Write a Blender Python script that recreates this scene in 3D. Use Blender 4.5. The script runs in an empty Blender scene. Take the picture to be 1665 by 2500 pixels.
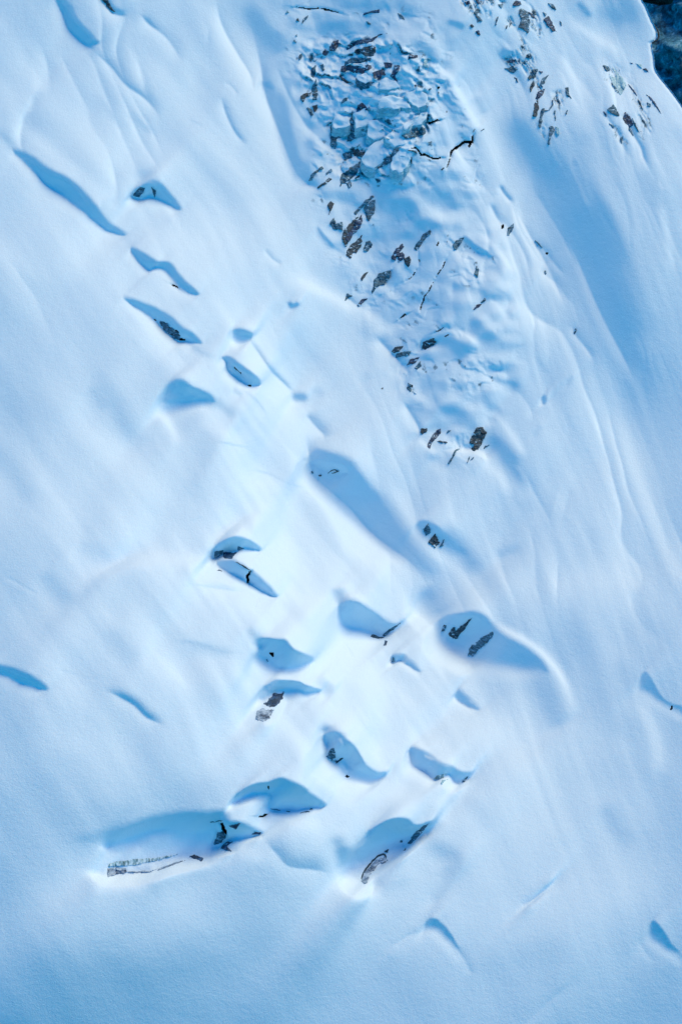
import bpy, math
import numpy as np
from mathutils import Vector, Matrix

# ---------------------------------------------------------------- camera, sky, sun, exposure
W0, H0 = 1665.0, 2500.0
PITCH = math.radians(25)            # camera looks down by this much
SLOPE = math.radians(35)            # mean steepness of the glacier slope
DIST = 600.0
VFOV = math.radians(25)
SUN_INC = math.radians(57)          # sun against the mean slope normal
SUN_AZ = (0.60, 0.80)               # across the slope: right, up
SUN_STRENGTH = 2.95
SUN_ANGLE = math.radians(42)
SKY_STRENGTH = 0.15
SKY_TINT = (0.03, 0.85, 1.12)
SUN_COLOR = (1.0, 0.77, 0.44)
EXPOSURE = 0.31

scene = bpy.context.scene
col = scene.collection
C0 = np.array([0.0, 0.0, 420.0])
VD = np.array([0.0, math.cos(PITCH), -math.sin(PITCH)])
UP = np.array([0.0, math.sin(PITCH), math.cos(PITCH)])
RT = np.array([1.0, 0.0, 0.0])
N0 = np.array([0.0, -math.sin(SLOPE), math.cos(SLOPE)])
US = np.array([0.0, math.cos(SLOPE), math.sin(SLOPE)])
P0 = C0 + DIST * VD
K = math.tan(VFOV / 2) / (H0 / 2)

cd = bpy.data.cameras.new('camera')
cam = bpy.data.objects.new('camera', cd)
col.objects.link(cam)
cam.location = C0
cam.rotation_euler = (math.pi / 2 - PITCH, 0, 0)
cd.sensor_fit = 'VERTICAL'
cd.angle_y = VFOV
cd.clip_start = 1.0
cd.clip_end = 20000
scene.camera = cam

az = np.array(SUN_AZ) / math.hypot(*SUN_AZ)
LA = az[0] * RT + az[1] * US
LV = math.cos(SUN_INC) * N0 + math.sin(SUN_INC) * LA
sd = bpy.data.lights.new('sun', 'SUN')
sd.energy = SUN_STRENGTH
sd.angle = SUN_ANGLE
sd.color = SUN_COLOR
sun = bpy.data.objects.new('sun', sd)
col.objects.link(sun)
sun.rotation_euler = Vector(LV).to_track_quat('Z', 'Y').to_euler()

world = bpy.data.worlds.new('World')
scene.world = world
world.use_nodes = True
wn = world.node_tree
for n in list(wn.nodes):
    wn.nodes.remove(n)
sky = wn.nodes.new('ShaderNodeTexSky')
sky.sky_type = 'NISHITA'
sky.sun_disc = False
sky.sun_elevation = math.asin(LV[2])
sky.sun_rotation = math.atan2(LV[0], LV[1])
sky.altitude = 2500
sky.air_density = 1.0
sky.dust_density = 0.0
sky.ozone_density = 3.5
bg = wn.nodes.new('ShaderNodeBackground')
bg.inputs['Strength'].default_value = SKY_STRENGTH
wo = wn.nodes.new('ShaderNodeOutputWorld')
tint = wn.nodes.new('ShaderNodeVectorMath'); tint.operation = 'MULTIPLY'      # clear deep-blue winter dusk
tint.inputs[1].default_value = SKY_TINT
wn.links.new(sky.outputs[0], tint.inputs[0])
wn.links.new(tint.outputs[0], bg.inputs['Color'])
wn.links.new(bg.outputs[0], wo.inputs['Surface'])
scene.view_settings.view_transform = 'Standard'
scene.view_settings.look = 'None'
scene.view_settings.exposure = EXPOSURE
scene.view_settings.gamma = 1.0

# ---------------------------------------------------------------- small maths
def ray(u, v):
    u = np.asarray(u, float); v = np.asarray(v, float)
    return (VD[None] + ((u - W0 / 2) * K)[..., None] * RT + ((H0 / 2 - v) * K)[..., None] * UP)

def place(u, v, h):
    """point on the slope seen at photo pixel u,v that stands h metres over the mean slope plane"""
    d = ray(u, v)
    t = (np.asarray(h, float) - np.dot(C0 - P0, N0)) / (d @ N0)
    return C0 + d * t[..., None]

def sstep(x):
    x = np.clip(x, 0, 1)
    return x * x * (3 - 2 * x)

def vnoise(x, y, seed):
    r = np.random.RandomState(seed).rand(256, 256)
    xi = np.floor(x).astype(int); yi = np.floor(y).astype(int)
    fx = sstep(x - xi); fy = sstep(y - yi)
    a = r[xi % 256, yi % 256]; b = r[(xi + 1) % 256, yi % 256]
    c = r[xi % 256, (yi + 1) % 256]; d = r[(xi + 1) % 256, (yi + 1) % 256]
    return (a * (1 - fx) + b * fx) * (1 - fy) + (c * (1 - fx) + d * fx) * fy

def fbm(x, y, seed, octv=4, g=0.5):
    s = 0; a = 1; t = 0
    for k in range(octv):
        s = s + a * (vnoise(x, y, seed + k) * 2 - 1); t += a
        x = x * 2.03 + 17.3; y = y * 2.03 + 5.1; a *= g
    return s / t

def smooth_line(p, n=6, closed=False):
    p = np.array(p, float)
    if len(p) < 3: return p
    if closed: q = np.vstack([p[-1], p, p[0], p[1]])
    else: q = np.vstack([2 * p[0] - p[1], p, 2 * p[-1] - p[-2]])
    o = []
    for i in range(1, len(q) - 2):
        for k in range(n):
            t = k / n
            o.append(0.5 * ((2 * q[i]) + (-q[i - 1] + q[i + 1]) * t + (2 * q[i - 1] - 5 * q[i] + 4 * q[i + 1] - q[i + 2]) * t * t
                            + (-q[i - 1] + 3 * q[i] - 3 * q[i + 1] + q[i + 2]) * t ** 3))
    if not closed: o.append(q[-2])
    return np.array(o)

def line_dist(x, y, p):
    """distance, side (positive on the left hand of travel) and place 0..1 along the polyline"""
    best = np.full(x.shape, 1e9); side = np.zeros(x.shape); par = np.zeros(x.shape)
    n = len(p) - 1
    for i in range(n):
        a = p[i]; d = p[i + 1] - a
        L = max(d @ d, 1e-9)
        t = np.clip(((x - a[0]) * d[0] + (y - a[1]) * d[1]) / L, 0, 1)
        ex = x - a[0] - t * d[0]; ey = y - a[1] - t * d[1]
        e = ex * ex + ey * ey
        m = e < best
        best[m] = e[m]
        side[m] = (ex * d[1] - ey * d[0])[m]
        par[m] = ((i + t) / n)[m]
    return np.sqrt(best), np.sign(side), par

def poly_sdf(x, y, p):
    """positive inside"""
    q = np.vstack([p, p[:1]])
    d, _, _ = line_dist(x, y, q)
    ins = np.zeros(x.shape, bool)
    for i in range(len(q) - 1):
        x1, y1 = q[i]; x2, y2 = q[i + 1]
        if y1 == y2: continue
        c = ((y1 > y) != (y2 > y)) & (x < (x2 - x1) * (y - y1) / (y2 - y1) + x1)
        ins ^= c
    return np.where(ins, d, -d)

FR = dict(Z0=(0, 0, .9418), Z1=(0, 0, 1.867), Z2=(660, 0, 3.015), Z3=(1100, 0, 2.775), Z4=(700, 450, 2.613), Z5=(250, 700, 2.613),
          Z6=(450, 1270, 2.613), Z7=(200, 1850, 2.412), Z8=(700, 1780, 2.904), Z9=(1000, 1400, 2.141), Z10=(0, 1300, 1.963), Z11=(1100, 450, 2.2425))

def fr(f, pts):
    x0, y0, s = FR[f]
    return np.array([(x0 + a / s, y0 + b / s) for a, b in pts])

# ---------------------------------------------------------------- relief of the slope
# "rel" says how much the surface leans to or from the light (about 0.9 = leans to it, 0.3 = steep lee wall)
STEP = 2.2
MARG = 264.0
gu = np.arange(-MARG, W0 + MARG, STEP); gv = np.arange(-MARG, H0 + MARG, STEP)
GU, GV = np.meshgrid(gu, gv)
NV, NU = GU.shape

BASE = [  # coarse lean of the slope, 9 columns x 14 rows
 [.70,.68,.70,.66,.54,.62,.78,.66,.62],
 [.77,.73,.74,.70,.58,.68,.73,.78,.80],
 [.76,.81,.77,.79,.68,.70,.70,.68,.76],
 [.78,.81,.86,.83,.74,.75,.75,.60,.70],
 [.70,.79,.85,.85,.77,.75,.78,.67,.62],
 [.70,.80,.80,.87,.83,.73,.75,.71,.58],
 [.76,.83,.86,.88,.82,.74,.75,.77,.66],
 [.68,.80,.89,.90,.90,.74,.77,.79,.68],
 [.73,.83,.85,.87,.93,.83,.65,.71,.66],
 [.74,.77,.79,.84,.87,.86,.82,.69,.67],
 [.67,.69,.69,.79,.82,.77,.79,.73,.65],
 [.66,.76,.75,.71,.75,.73,.73,.72,.65],
 [.60,.63,.64,.64,.67,.66,.64,.65,.62],
 [.56,.58,.60,.60,.62,.62,.62,.62,.60]]
def cubic_up(B):
    B = np.array(B, float)
    ys = np.clip(GV / 200.0, 0, 12.999); xs = np.clip(GU / 208.1, 0, 7.999)
    yi = ys.astype(int); xi = xs.astype(int); fy = sstep(ys - yi); fx = sstep(xs - xi)
    return (B[yi, xi] * (1 - fx) + B[yi, xi + 1] * fx) * (1 - fy) + (B[yi + 1, xi] * (1 - fx) + B[yi + 1, xi + 1] * fx) * fy
T = cubic_up(BASE)

def win(p, r):
    x0, y0 = p.min(0) - r; x1, y1 = p.max(0) + r
    j0 = max(0, int((x0 + MARG) / STEP)); j1 = min(NU, int((x1 + MARG) / STEP) + 2)
    i0 = max(0, int((y0 + MARG) / STEP)); i1 = min(NV, int((y1 + MARG) / STEP) + 2)
    return (slice(i0, max(i1, i0)), slice(j0, max(j1, j0)))

def taper(par, k):
    return sstep(par / k) * sstep((1 - par) / k) if k > 0 else 1.0

def B(f, pts, w, v, a=1.0, tp=.25):
    """soft band: width w (photo px)"""
    p = smooth_line(fr(f, pts)) if len(pts) > 1 else fr(f, pts + [(pts[0][0] + .5, pts[0][1])])
    s = win(p, 3 * w + 4)
    d, _, par = line_dist(GU[s], GV[s], p)
    wt = a * np.exp(-(d / w) ** 2) * (taper(par, tp) if len(pts) > 1 else 1)
    T[s] += (v - T[s]) * wt

def E(f, pts, wd, vd, wb, vb, a=1.0, tp=.25):
    """sharp crest: dark lee side (width wd) on the left hand, bright windward side (wb) on the right"""
    p = smooth_line(fr(f, pts))
    s = win(p, 2.6 * max(wd, wb) + 6)
    d, sg, par = line_dist(GU[s], GV[s], p)
    tv = taper(par, tp) * a
    sd_ = d * sg
    k = sstep((sd_ + 2.2) / 4.4)
    wl = np.exp(-(np.maximum(sd_, 0) / wd) ** 2) * k
    wr = np.exp(-(np.minimum(sd_, 0) / wb) ** 2) * (1 - k)
    T[s] += (vd - T[s]) * wl * tv
    T[s] += (vb - T[s]) * wr * tv * .8

def P(f, pts, v, soft=5.0, rim=None, up=0.0):
    """hollow wall with outline pts; soft = blur of the outline; rim = (width, value) bright lower lip"""
    p = smooth_line(fr(f, pts), 4, True)
    rw = rim[0] if rim else 0
    s = win(p, 3 * max(soft, rw) + 8 + up)
    if rim:
        sdn = poly_sdf(GU[s] + rw * .45, GV[s] - rw * .75, p)
        T[s] += (rim[1] - T[s]) * sstep((sdn + rw) / (2.2 * rw)) * .7
    # the upper rim rolls over softly, the lower one is crisp
    if up:
        sdu = poly_sdf(GU[s] - up * .35, GV[s] + up * .6, p)
        T[s] += (v + .16 - T[s]) * sstep((sdu + up) / (2 * up)) * .7
    jx = fbm(GU[s] / 22, GV[s] / 22, 131, 3) * 3.6; jy = fbm(GU[s] / 22, GV[s] / 22, 137, 3) * 3.6
    q = poly_sdf(GU[s] + jx, GV[s] + jy, p)
    gy, gx = np.gradient(q) if min(q.shape) > 2 else (0, 0)
    upw = np.clip((gy * .8 - gx * .6) / STEP, 0, 1)
    deep = soft >= 6            # wide scoops: steep under the upper lip, easing out below
    if deep: upw = np.clip((-gy * .8 + gx * .5) / STEP, 0, 1) * .7
    se = soft * 1.3 * (1 + 4.0 * upw)
    ext = max(float((p.max(0) - p.min(0)).min()), 8.0)
    cpt = p.mean(0)
    grad = ((GU[s] - cpt[0]) * .45 - (GV[s] - cpt[1]) * .9) / ext          # upper part of the wall is less steep
    vv = v + np.clip(-grad if deep else grad, -.6, .8) * (.26 if deep else .16) + fbm(GU[s] / (ext * .45), GV[s] / (ext * .3), int(cpt.sum()) % 97, 4) * .15 - .05
    T[s] += (vv - T[s]) * sstep((q + se * .5 - soft * upw) / se)

# wind-streaked snow: stretched noise that follows the flow of the slope
xr = GU; yr = GV
ang1 = math.radians(54); ang2 = math.radians(68)
def streak(ang, sl, sw, seed, o=3):
    a = GU * math.cos(ang) + GV * math.sin(ang); b = -GU * math.sin(ang) + GV * math.cos(ang)
    wob = fbm(GU / 500, GV / 500, seed + 50, 2) * 60
    return fbm(a / sl, (b + wob) / sw, seed, o)
mixr = sstep((GU * 1.0 - GV * .15 - 550) / 500)
lowm = sstep((GV - 1650) / 500)
st = streak(ang1, 520, 60, 3) * (1 - mixr) + streak(ang2, 620, 45, 9) * mixr
st2 = streak(ang1, 200, 16, 23, 2) * (1 - mixr) + streak(ang2, 260, 13, 29, 2) * mixr
topm = 1 + .7 * sstep((900 - GV) / 600) * sstep((GU - 300) / 300)
T += st * (.052 + .02 * mixr) * (1 - .65 * lowm) * topm + st2 * (.010 + .014 * mixr) * (1 - .7 * lowm) * topm
def drift(ang, per, sl, seed):
    # wind drifts: each crest is lit on its left and drops off short on its right
    a = GU * math.cos(ang) + GV * math.sin(ang); b = -GU * math.sin(ang) + GV * math.cos(ang)
    n = b / per + fbm(a / sl, b / (per * 3), seed, 3) * 2.2 + fbm(GU / 500, GV / 500, seed + 7, 2) * 1.2
    f = n - np.floor(n)
    k = np.where(f < .12, sstep(f / .12), 1 - (f - .12) / .88) - .5
    return k * sstep((fbm(a / (sl * .9), b / (per * 1.4), seed + 3, 2) + .05) / .35)
T += drift(ang2, 62, 420, 141) * .13 * mixr * sstep((1750 - GV) / 600)
T += drift(ang2, 27, 240, 151) * .07 * mixr * sstep((1200 - GV) / 500)
T += drift(math.radians(60), 70, 420, 161) * .14 * (1 - mixr) * sstep((950 - GV) / 500)
T += fbm(GU / 160, GV / 120, 77, 3) * .03

#STROKES
# ---- left side, top
B('Z1', [(60,200),(330,480),(600,720),(800,900)], 60, .85, .6)
B('Z1', [(150,380),(420,640),(640,800)], 28, .84, .6)
B('Z1', [(0,520),(250,700),(480,900),(560,1000)], 20, .85, .6)
E('Z1', [(235,-20),(285,50),(312,130),(385,200),(440,235)], 26, .34, 26, .84)
E('Z1', [(385,200),(500,300),(570,385),(660,450),(740,540)], 16, .58, 30, .84)
P('Z1', [(255,-10),(300,20),(350,90),(420,170),(450,200),(385,198),(320,130),(300,90)], .36, 5, None, 6)
E('Z1', [(455,-15),(490,30),(522,62),(590,78)], 16, .40, 24, .84)
E('Z1', [(625,50),(680,110),(745,160),(790,215),(840,300)], 20, .42, 26, .84)
B('Z1', [(590,500),(640,560),(700,620)], 9, .68, .8)
B('Z1', [(420,420),(520,530),(600,600)], 10, .74, .7)
B('Z1', [(780,-20),(900,150),(1000,330),(1010,420)], 26, .66, .7)
B('Z1', [(600,0),(760,150),(860,330),(880,520),(930,750)], 22, .78, .6)
E('Z1', [(980,-20),(1010,110),(1080,240),(1140,340),(1160,430)], 16, .62, 22, .84)
B('Z1', [(1100,-20),(1180,120),(1260,200),(1300,240)], 26, .50, .9)
E('Z1', [(1130,60),(1180,260),(1210,430),(1240,520),(1290,650),(1340,770),(1390,830),(1460,870),(1500,960)], 34, .50, 34, .86)
B('Z1', [(1210,380),(1235,400)], 8, .34, .9, 0)
E('Z1', [(1240,250),(1300,400),(1350,500),(1410,590),(1500,680),(1570,720)], 26, .50, 26, .80)
B('Z1', [(1340,760),(1400,800),(1420,820)], 22, .48, .8)
E('Z1', [(1005,430),(1030,520),(1075,610),(1130,670)], 13, .55, 20, .82)
E('Z1', [(1020,370),(1060,400),(1090,440)], 7, .66, 10, .80)
B('Z1', [(860,540),(900,560),(935,575)], 4, .70, .7)
# big scoop
P('Z1', [(60,680),(150,718),(225,772),(315,818),(385,878),(440,945),(500,1018),(578,1070),(510,1058),(450,1022),(380,962),(290,892),(205,832),(140,765)], .40, 4, (22, .88), 7)
B('Z1', [(-60,560),(20,620),(80,690)], 10, .66, .8)
B('Z1', [(560,1070),(600,1110),(640,1150)], 8, .80, .6)
# arc
P('Z1', [(600,890),(640,850),(690,815),(720,828),(770,885),(822,955),(770,932),(720,908),(680,897),(640,908)], .33, 4, (22, .92), 8)
B('Z1', [(650,790),(700,800)], 16, .66, .7, 0)
# double scoop
P('Z1', [(600,1130),(660,1160),(720,1196),(775,1200),(812,1248),(852,1292),(905,1342),(860,1335),(800,1290),(760,1240),(712,1214),(680,1230),(640,1197)], .40, 4, (20, .92), 5)
# scoop with black hole
P('Z5', [(140,70),(260,108),(360,150),(440,198),(510,262),(570,298),(630,365),(540,345),(480,340),(400,285),(335,212),(270,158)], .40, 4, (22, .90), 6)
B('Z5', [(560,360),(620,410),(740,460)], 8, .72, .7)
P('Z5', [(765,455),(810,448),(880,500),(960,558),(1002,600),(1000,626),(940,632),(860,582),(800,530),(795,480)], .36, 3, (22, .93), 4)
P('Z5', [(835,280),(900,278),(955,300),(930,340),(880,355),(845,335)], .46, 7, (18, .92), 8)
E('Z5', [(930,330),(1000,430),(1070,530),(1150,610),(1220,680)], 8, .64, 16, .90)
B('Z5', [(1240,700),(1280,705)], 9, .52, .9, 0)
E('Z5', [(1290,810),(1350,880),(1400,930),(1420,980)], 20, .64, 22, .88)
P('Z5', [(375,745),(400,680),(450,612),(520,600),(580,650),(660,680),(715,735),(640,742),(560,752),(480,772),(420,802),(380,792)], .50, 14, (22, .92), 10)
B('Z5', [(700,720),(780,770),(860,840)], 12, .70, .7)
B('Z5', [(365,770),(410,850),(460,940),(500,1040)], 17, .90, .7)
B('Z5', [(700,900),(640,1020),(720,1100)], 45, .76, .7)
B('Z5', [(830,650),(900,700)], 6, .72, .6)
B('Z5', [(-60,480),(60,700),(160,900),(280,1040)], 24, .68, .8)
B('Z5', [(-80,620),(40,800)], 20, .64, .6)
B('Z5', [(-250,800),(0,1010),(200,1190),(420,1350),(650,1480)], 36, .88, .5)
B('Z10', [(-60,-420),(60,-300),(180,-100)], 30, .66, .6)
B('Z5', [(1340,640),(1420,700)], 12, .74, .6)
B('Z5', [(1200,110),(1215,122),(1240,110)], 6, .48, .95, 0)
E('Z1', [(1200,1130),(1240,1180),(1290,1210)], 8, .70, 18, .88)
# ---- J: the long trough in the middle
B('Z0', [(560,880),(640,960),(700,1040)], 30, .87, .6)
E('Z0', [(700,990),(714,1060),(722,1092),(760,1130),(800,1165),(860,1230),(950,1300),(990,1360)], 58, .50, 40, .92)
P('Z0', [(715,1082),(716,1050),(740,1040),(800,1056),(832,1095),(872,1140),(905,1195),(938,1245),(990,1315),(960,1300),(900,1255),(850,1213),(790,1160),(738,1112)], .54, 20, None, 12)
P('Z0', [(714,1080),(716,1060),(745,1056),(790,1068),(800,1090),(770,1098),(735,1095)], .33, 10)
B('Z0', [(715,1030),(750,1046),(800,1060)], 8, .52, .8)
B('Z0', [(850,1140),(890,1200),(950,1265),(1010,1340)], 30, .56, .8)
B('Z0', [(870,1080),(920,1150),(960,1220),(1010,1280),(1080,1340)], 18, .84, .7)
P('Z0', [(958,1215),(972,1198),(1000,1208),(1035,1238),(1075,1275),(1020,1262),(985,1242)], .50, 9, None, 8)
B('Z0', [(1060,1270),(1120,1330),(1180,1420)], 20, .66, .6)
# ---- K hollow
P('Z9', [(150,330),(152,270),(185,225),(260,213),(350,203),(420,252),(500,318),(600,378),(690,455),(720,520),(620,505),(500,485),(380,470),(270,440),(180,372)], .48, 17, (30, .90), 4)
B('Z9', [(60,60),(130,140),(170,240)], 26, .58, .85)
B('Z9', [(600,480),(700,600),(760,740),(800,820)], 34, .60, .85)
B('Z9', [(365,222),(440,262),(520,307),(600,350),(700,425),(790,540),(850,680),(880,780)], 13, .87, .75, .3)
B('Z9', [(-40,130),(40,280),(130,390),(260,480),(330,560)], 26, .93, .8)
P('Z9', [(236,640),(258,608),(300,640),(365,708),(300,692),(250,662)], .50, 5, (18, .90), 4)
B('Z9', [(160,820),(400,830),(700,1080)], 46, .86, .6)
B('Z9', [(780,60),(870,300),(960,520),(1040,760),(1150,900)], 34, .62, .8)
B('Z9', [(1000,1180),(1080,1320),(1180,1440)], 26, .62, .75)
B('Z9', [(1150,600),(1240,760),(1290,920),(1300,1100)], 22, .79, .7)
B('Z9', [(900,120),(1000,300),(1120,520)], 26, .76, .6)
P('Z9', [(1200,605),(1203,550),(1230,518),(1280,580),(1340,668),(1430,700),(1430,745),(1360,702),(1290,662),(1240,624)], .50, 7, (16, .80), 6)
E('Z9', [(585,1755),(650,1705),(700,1660),(770,1585)], 13, .54, 14, .86)
P('Z9', [(76,1872),(90,1820),(125,1798),(170,1835),(215,1890),(268,1985),(200,1912),(140,1862),(100,1852)], .50, 6, (22, .84), 6)
E('Z9', [(-120,1980),(-20,1900),(70,1872)], 14, .66, 30, .78, .6)
E('Z9', [(240,1950),(290,2030),(330,2110)], 16, .60, 20, .74, .7)
P('Z9', [(1253,1872),(1272,1818),(1310,1850),(1360,1930),(1430,2010),(1335,1955),(1270,1915)], .48, 6, (20, .80), 6)
E('Z9', [(1180,1900),(1230,1980),(1280,2040)], 14, .60, 14, .72, .6)
E('Z9', [(120,1745),(200,1650),(290,1510)], 26, .60, 26, .76, .7)
B('Z9', [(520,2060),(650,1990),(900,1980)], 50, .60, .5)
E('Z9', [(560,2400),(680,2280),(850,2130)], 20, .60, 30, .70, .6)
# ---- L pair
P('Z6', [(180,243),(188,190),(240,140),(300,110),(360,110),(430,143),(492,190),(430,189),(370,177),(330,203),(250,212),(215,243)], .38, 3.5, None, 4)
P('Z6', [(212,282),(250,244),(320,254),(400,298),(460,338),(520,398),(594,484),(520,462),(440,417),(380,382),(320,352),(250,312)], .40, 3.5, (22, .96), 0)
B('Z6', [(380,210),(460,250),(560,330)], 12, .93, .8)
B('Z6', [(0,290),(120,260),(180,262)], 14, .94, .7)
B('Z6', [(0,800),(150,820),(350,850)], 14, .76, .6)
B('Z6', [(100,400),(300,430),(420,440)], 8, .82, .5)
# ---- M
P('Z6', [(988,575),(998,525),(1060,513),(1120,538),(1200,588),(1290,648),(1340,665),(1392,643),(1350,692),(1290,742),(1230,737),(1150,708),(1060,682),(1000,652)], .42, 6, (34, .97), 8)
B('Z6', [(980,420),(1000,500),(1060,520)], 14, .66, .7)
B('Z6', [(1300,650),(1450,700),(1560,820)], 14, .82, .6)
P('Z6', [(1320,893),(1338,858),(1400,858),(1450,908),(1505,968),(1440,932),(1380,897),(1335,912)], .48, 4, (14, .95), 3)
B('Z6', [(1380,900),(1440,900),(1500,960)], 6, .66, .7)
# ---- N O
P('Z6', [(480,865),(500,812),(465,768),(560,763),(640,768),(690,828),(760,858),(810,888),(760,920),(680,952),(600,952),(540,922)], .44, 10, (20, .93), 6)
B('Z6', [(400,680),(450,740),(500,780)], 10, .74, .6)
P('Z6', [(473,1135),(498,1080),(560,1028),(640,1018),(720,1036),(800,1066),(870,1088),(800,1106),(700,1084),(620,1086),(560,1112),(510,1155)], .48, 7, None, 4)
B('Z6', [(580,1008),(680,1004),(790,985)], 5, .94, .9)
B('Z6', [(840,1000),(900,1060),(960,1110)], 16, .74, .6)
B('Z6', [(640,1110),(620,1180),(570,1260),(480,1310)], 10, .95, .8)
B('Z6', [(860,1310),(960,1360),(1040,1400)], 10, .62, .8)
# ---- R ledges
P('Z7', [(90,560),(120,500),(200,452),(400,362),(600,322),(780,320),(850,318),(840,380),(810,430),(790,500),(760,545),(640,548),(500,562),(300,592),(150,605)], .70, 26)
B('Z7', [(-80,480),(60,470),(200,430),(420,370)], 14, .62, .7)
B('Z7', [(120,530),(220,470),(400,405),(600,375),(800,385)], 17, .46, .85, .15)
P('Z7', [(148,640),(300,622),(450,606),(600,580),(660,590),(760,575),(890,555),(880,570),(740,600),(600,618),(480,660),(400,680),(280,678),(150,702)], .93, 4)
B('Z7', [(-40,640),(140,720),(380,708),(620,640),(880,595)], 13, .95, .9)
B('Z7', [(20,760),(200,740),(420,720)], 26, .88, .7)
P('Z7', [(888,268),(938,200),(1000,163),(1090,150),(1180,123),(1310,183),(1330,210),(1434,282),(1350,302),(1250,312),(1108,302),(1118,222),(1080,203),(980,216),(930,252)], .40, 4, None, 5)
B('Z7', [(830,350),(900,290),(1000,250),(1080,260)], 12, .86, .8)
B('Z7', [(1100,325),(1240,338),(1410,295)], 7, .97, .95, .1)
B('Z7', [(1180,380),(1300,370),(1440,420)], 22, .86, .7)
P('Z7', [(778,525),(800,430),(756,380),(880,368),(960,384),(1066,432),(1030,462),(900,484),(840,505)], .42, 4)
B('Z7', [(850,500),(930,490),(1070,462)], 5, .96, .9, .1)
B('Z7', [(900,560),(1000,560),(1080,620)], 22, .82, .7)
E('Z7', [(1060,470),(1140,560),(1220,640),(1360,660),(1480,690)], 34, .64, 30, .80, .9)
B('Z7', [(1480,440),(1540,560),(1568,640)], 16, .62, .7)
# ---- S T U
P('Z8', [(278,192),(300,135),(265,50),(350,25),(430,85),(480,130),(530,218),(570,268),(640,308),(705,308),(662,352),(590,383),(500,357),(430,332),(390,262),(350,243)], .46, 6, (24, .95), 5)
B('Z8', [(380,70),(400,110)], 7, .78, .9, 0)
B('Z8', [(395,230),(430,290)], 8, .90, .9, 0)
P('Z8', [(880,225),(882,138),(950,150),(1020,188),(1080,238),(1160,263),(1240,308),(1304,308),(1280,352),(1230,393),(1190,372),(1140,318),(1060,358),(1000,322),(930,272)], .44, 5, (26, .96), 4)
B('Z8', [(980,190),(1030,215)], 3.5, .76, .8, 0)
B('Z8', [(1100,400),(1180,400),(1230,405),(1290,350)], 6, .97, .9, .1)
P('Z8', [(438,955),(470,890),(530,828),(580,748),(650,680),(750,635),(850,636),(900,680),(950,682),(1022,655),(985,712),(920,780),(850,830),(740,850),(640,890),(570,935),(500,1000),(450,1005)], .42, 8, None, 5)
B('Z8', [(540,980),(640,880),(780,830),(860,800)], 12, .60, .8)
B('Z8', [(700,905),(780,850),(860,860)], 8, .80, .7)
B('Z8', [(560,1100),(640,1010),(730,950),(850,880),(1010,720)], 6.5, .97, .95, .08)
B('Z8', [(430,1100),(500,1150),(560,1140)], 24, .96, .85, 0)
B('Z8', [(390,820),(410,900),(440,960)], 18, .60, .8)
B('Z8', [(940,780),(1080,850),(1200,920),(1180,1000),(1060,1100)], 22, .62, .8)
B('Z8', [(640,1150),(760,1100),(900,1060)], 20, .68, .6)
B('Z8', [(300,350),(600,450),(1000,480)], 40, .87, .6)
B('Z8', [(1050,440),(1130,560),(1080,700)], 26, .88, .6)
B('Z8', [(1250,480),(1380,600),(1480,760)], 22, .72, .6)
# ---- Z10 left low
P('Z10', [(-40,615),(0,635),(100,663),(180,708),(226,752),(120,727),(0,675),(-40,660)], .44, 5, (22, .86), 6)
E('Z10', [(490,750),(600,800),(650,832),(705,885),(800,935)], 16, .52, 24, .84)
B('Z10', [(200,180),(260,250),(360,360)], 24, .66, .75)
B('Z10', [(360,40),(480,100),(560,170)], 22, .72, .6)
E('Z10', [(10,210),(100,250),(190,305)], 6, .68, 8, .78)
B('Z10', [(400,250),(600,150),(800,130),(980,140)], 26, .92, .7)
B('Z10', [(620,400),(760,340)], 40, .86, .5)
B('Z10', [(500,440),(600,560),(660,640)], 30, .76, .6)
B('Z10', [(850,520),(940,530),(1050,560)], 5, .72, .6)
B('Z10', [(0,1000),(200,1080),(500,1150)], 40, .72, .4)
B('Z10', [(400,860),(500,960)], 10, .76, .5)
# ---- right side ridges
B('Z11', [(440,-40),(620,160),(780,330),(900,560),(990,760),(1080,900)], 50, .57, .8, .2)
B('Z11', [(760,60),(860,300),(960,480)], 30, .54, .6)
B('Z11', [(600,240),(690,410),(770,600),(850,770),(950,950),(1040,1130)], 20, .80, .6, .3)
B('Z11', [(860,1150),(980,1480),(1080,1780),(1230,2100),(1300,2250)], 20, .81, .8)
B('Z11', [(1080,900),(1170,1300),(1260,1700),(1320,2000)], 42, .62, .7)
B('Z11', [(1120,0),(1180,260),(1220,520)], 12, .82, .6)
B('Z11', [(960,0),(1010,160),(1060,330)], 8, .74, .6)
B('Z11', [(330,110),(400,220),(480,360),(560,520),(640,700)], 9, .90, .8)
E('Z11', [(262,0),(290,50),(345,112)], 10, .46, 12, .86)
E('Z11', [(205,90),(250,180),(290,235)], 18, .54, 18, .84)
E('Z11', [(455,300),(520,375),(560,430),(640,520)], 20, .58, 16, .86)
E('Z11', [(505,440),(515,490),(590,560),(660,660)], 16, .64, 16, .86)
E('Z11', [(660,760),(680,825),(740,900),(800,990)], 20, .60, 16, .84)
P('Z11', [(60,300),(75,285),(130,325),(180,360),(225,400),(180,405),(120,360),(75,330)], .50, 7)
B('Z11', [(0,225),(50,250),(20,330)], 14, .60, .7)
B('Z11', [(120,250),(220,320),(300,420),(340,500)], 9, .88, .7)
B('Z11', [(100,730),(180,790),(260,890)], 18, .60, .8)
B('Z11', [(-120,800),(-40,850),(60,910),(100,960)], 18, .50, .85)
B('Z11', [(-60,790),(20,800),(90,830),(180,900)], 6, .92, .8)
B('Z11', [(195,632),(250,660),(330,760)], 7, .88, .7)
B('Z11', [(140,560),(190,610),(160,660)], 8, .58, .8)
B('Z11', [(220,1000),(250,1008),(272,1012)], 5, .44, .95, 0)
B('Z11', [(215,1030),(280,1035),(320,1080)], 6, .88, .7)
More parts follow.
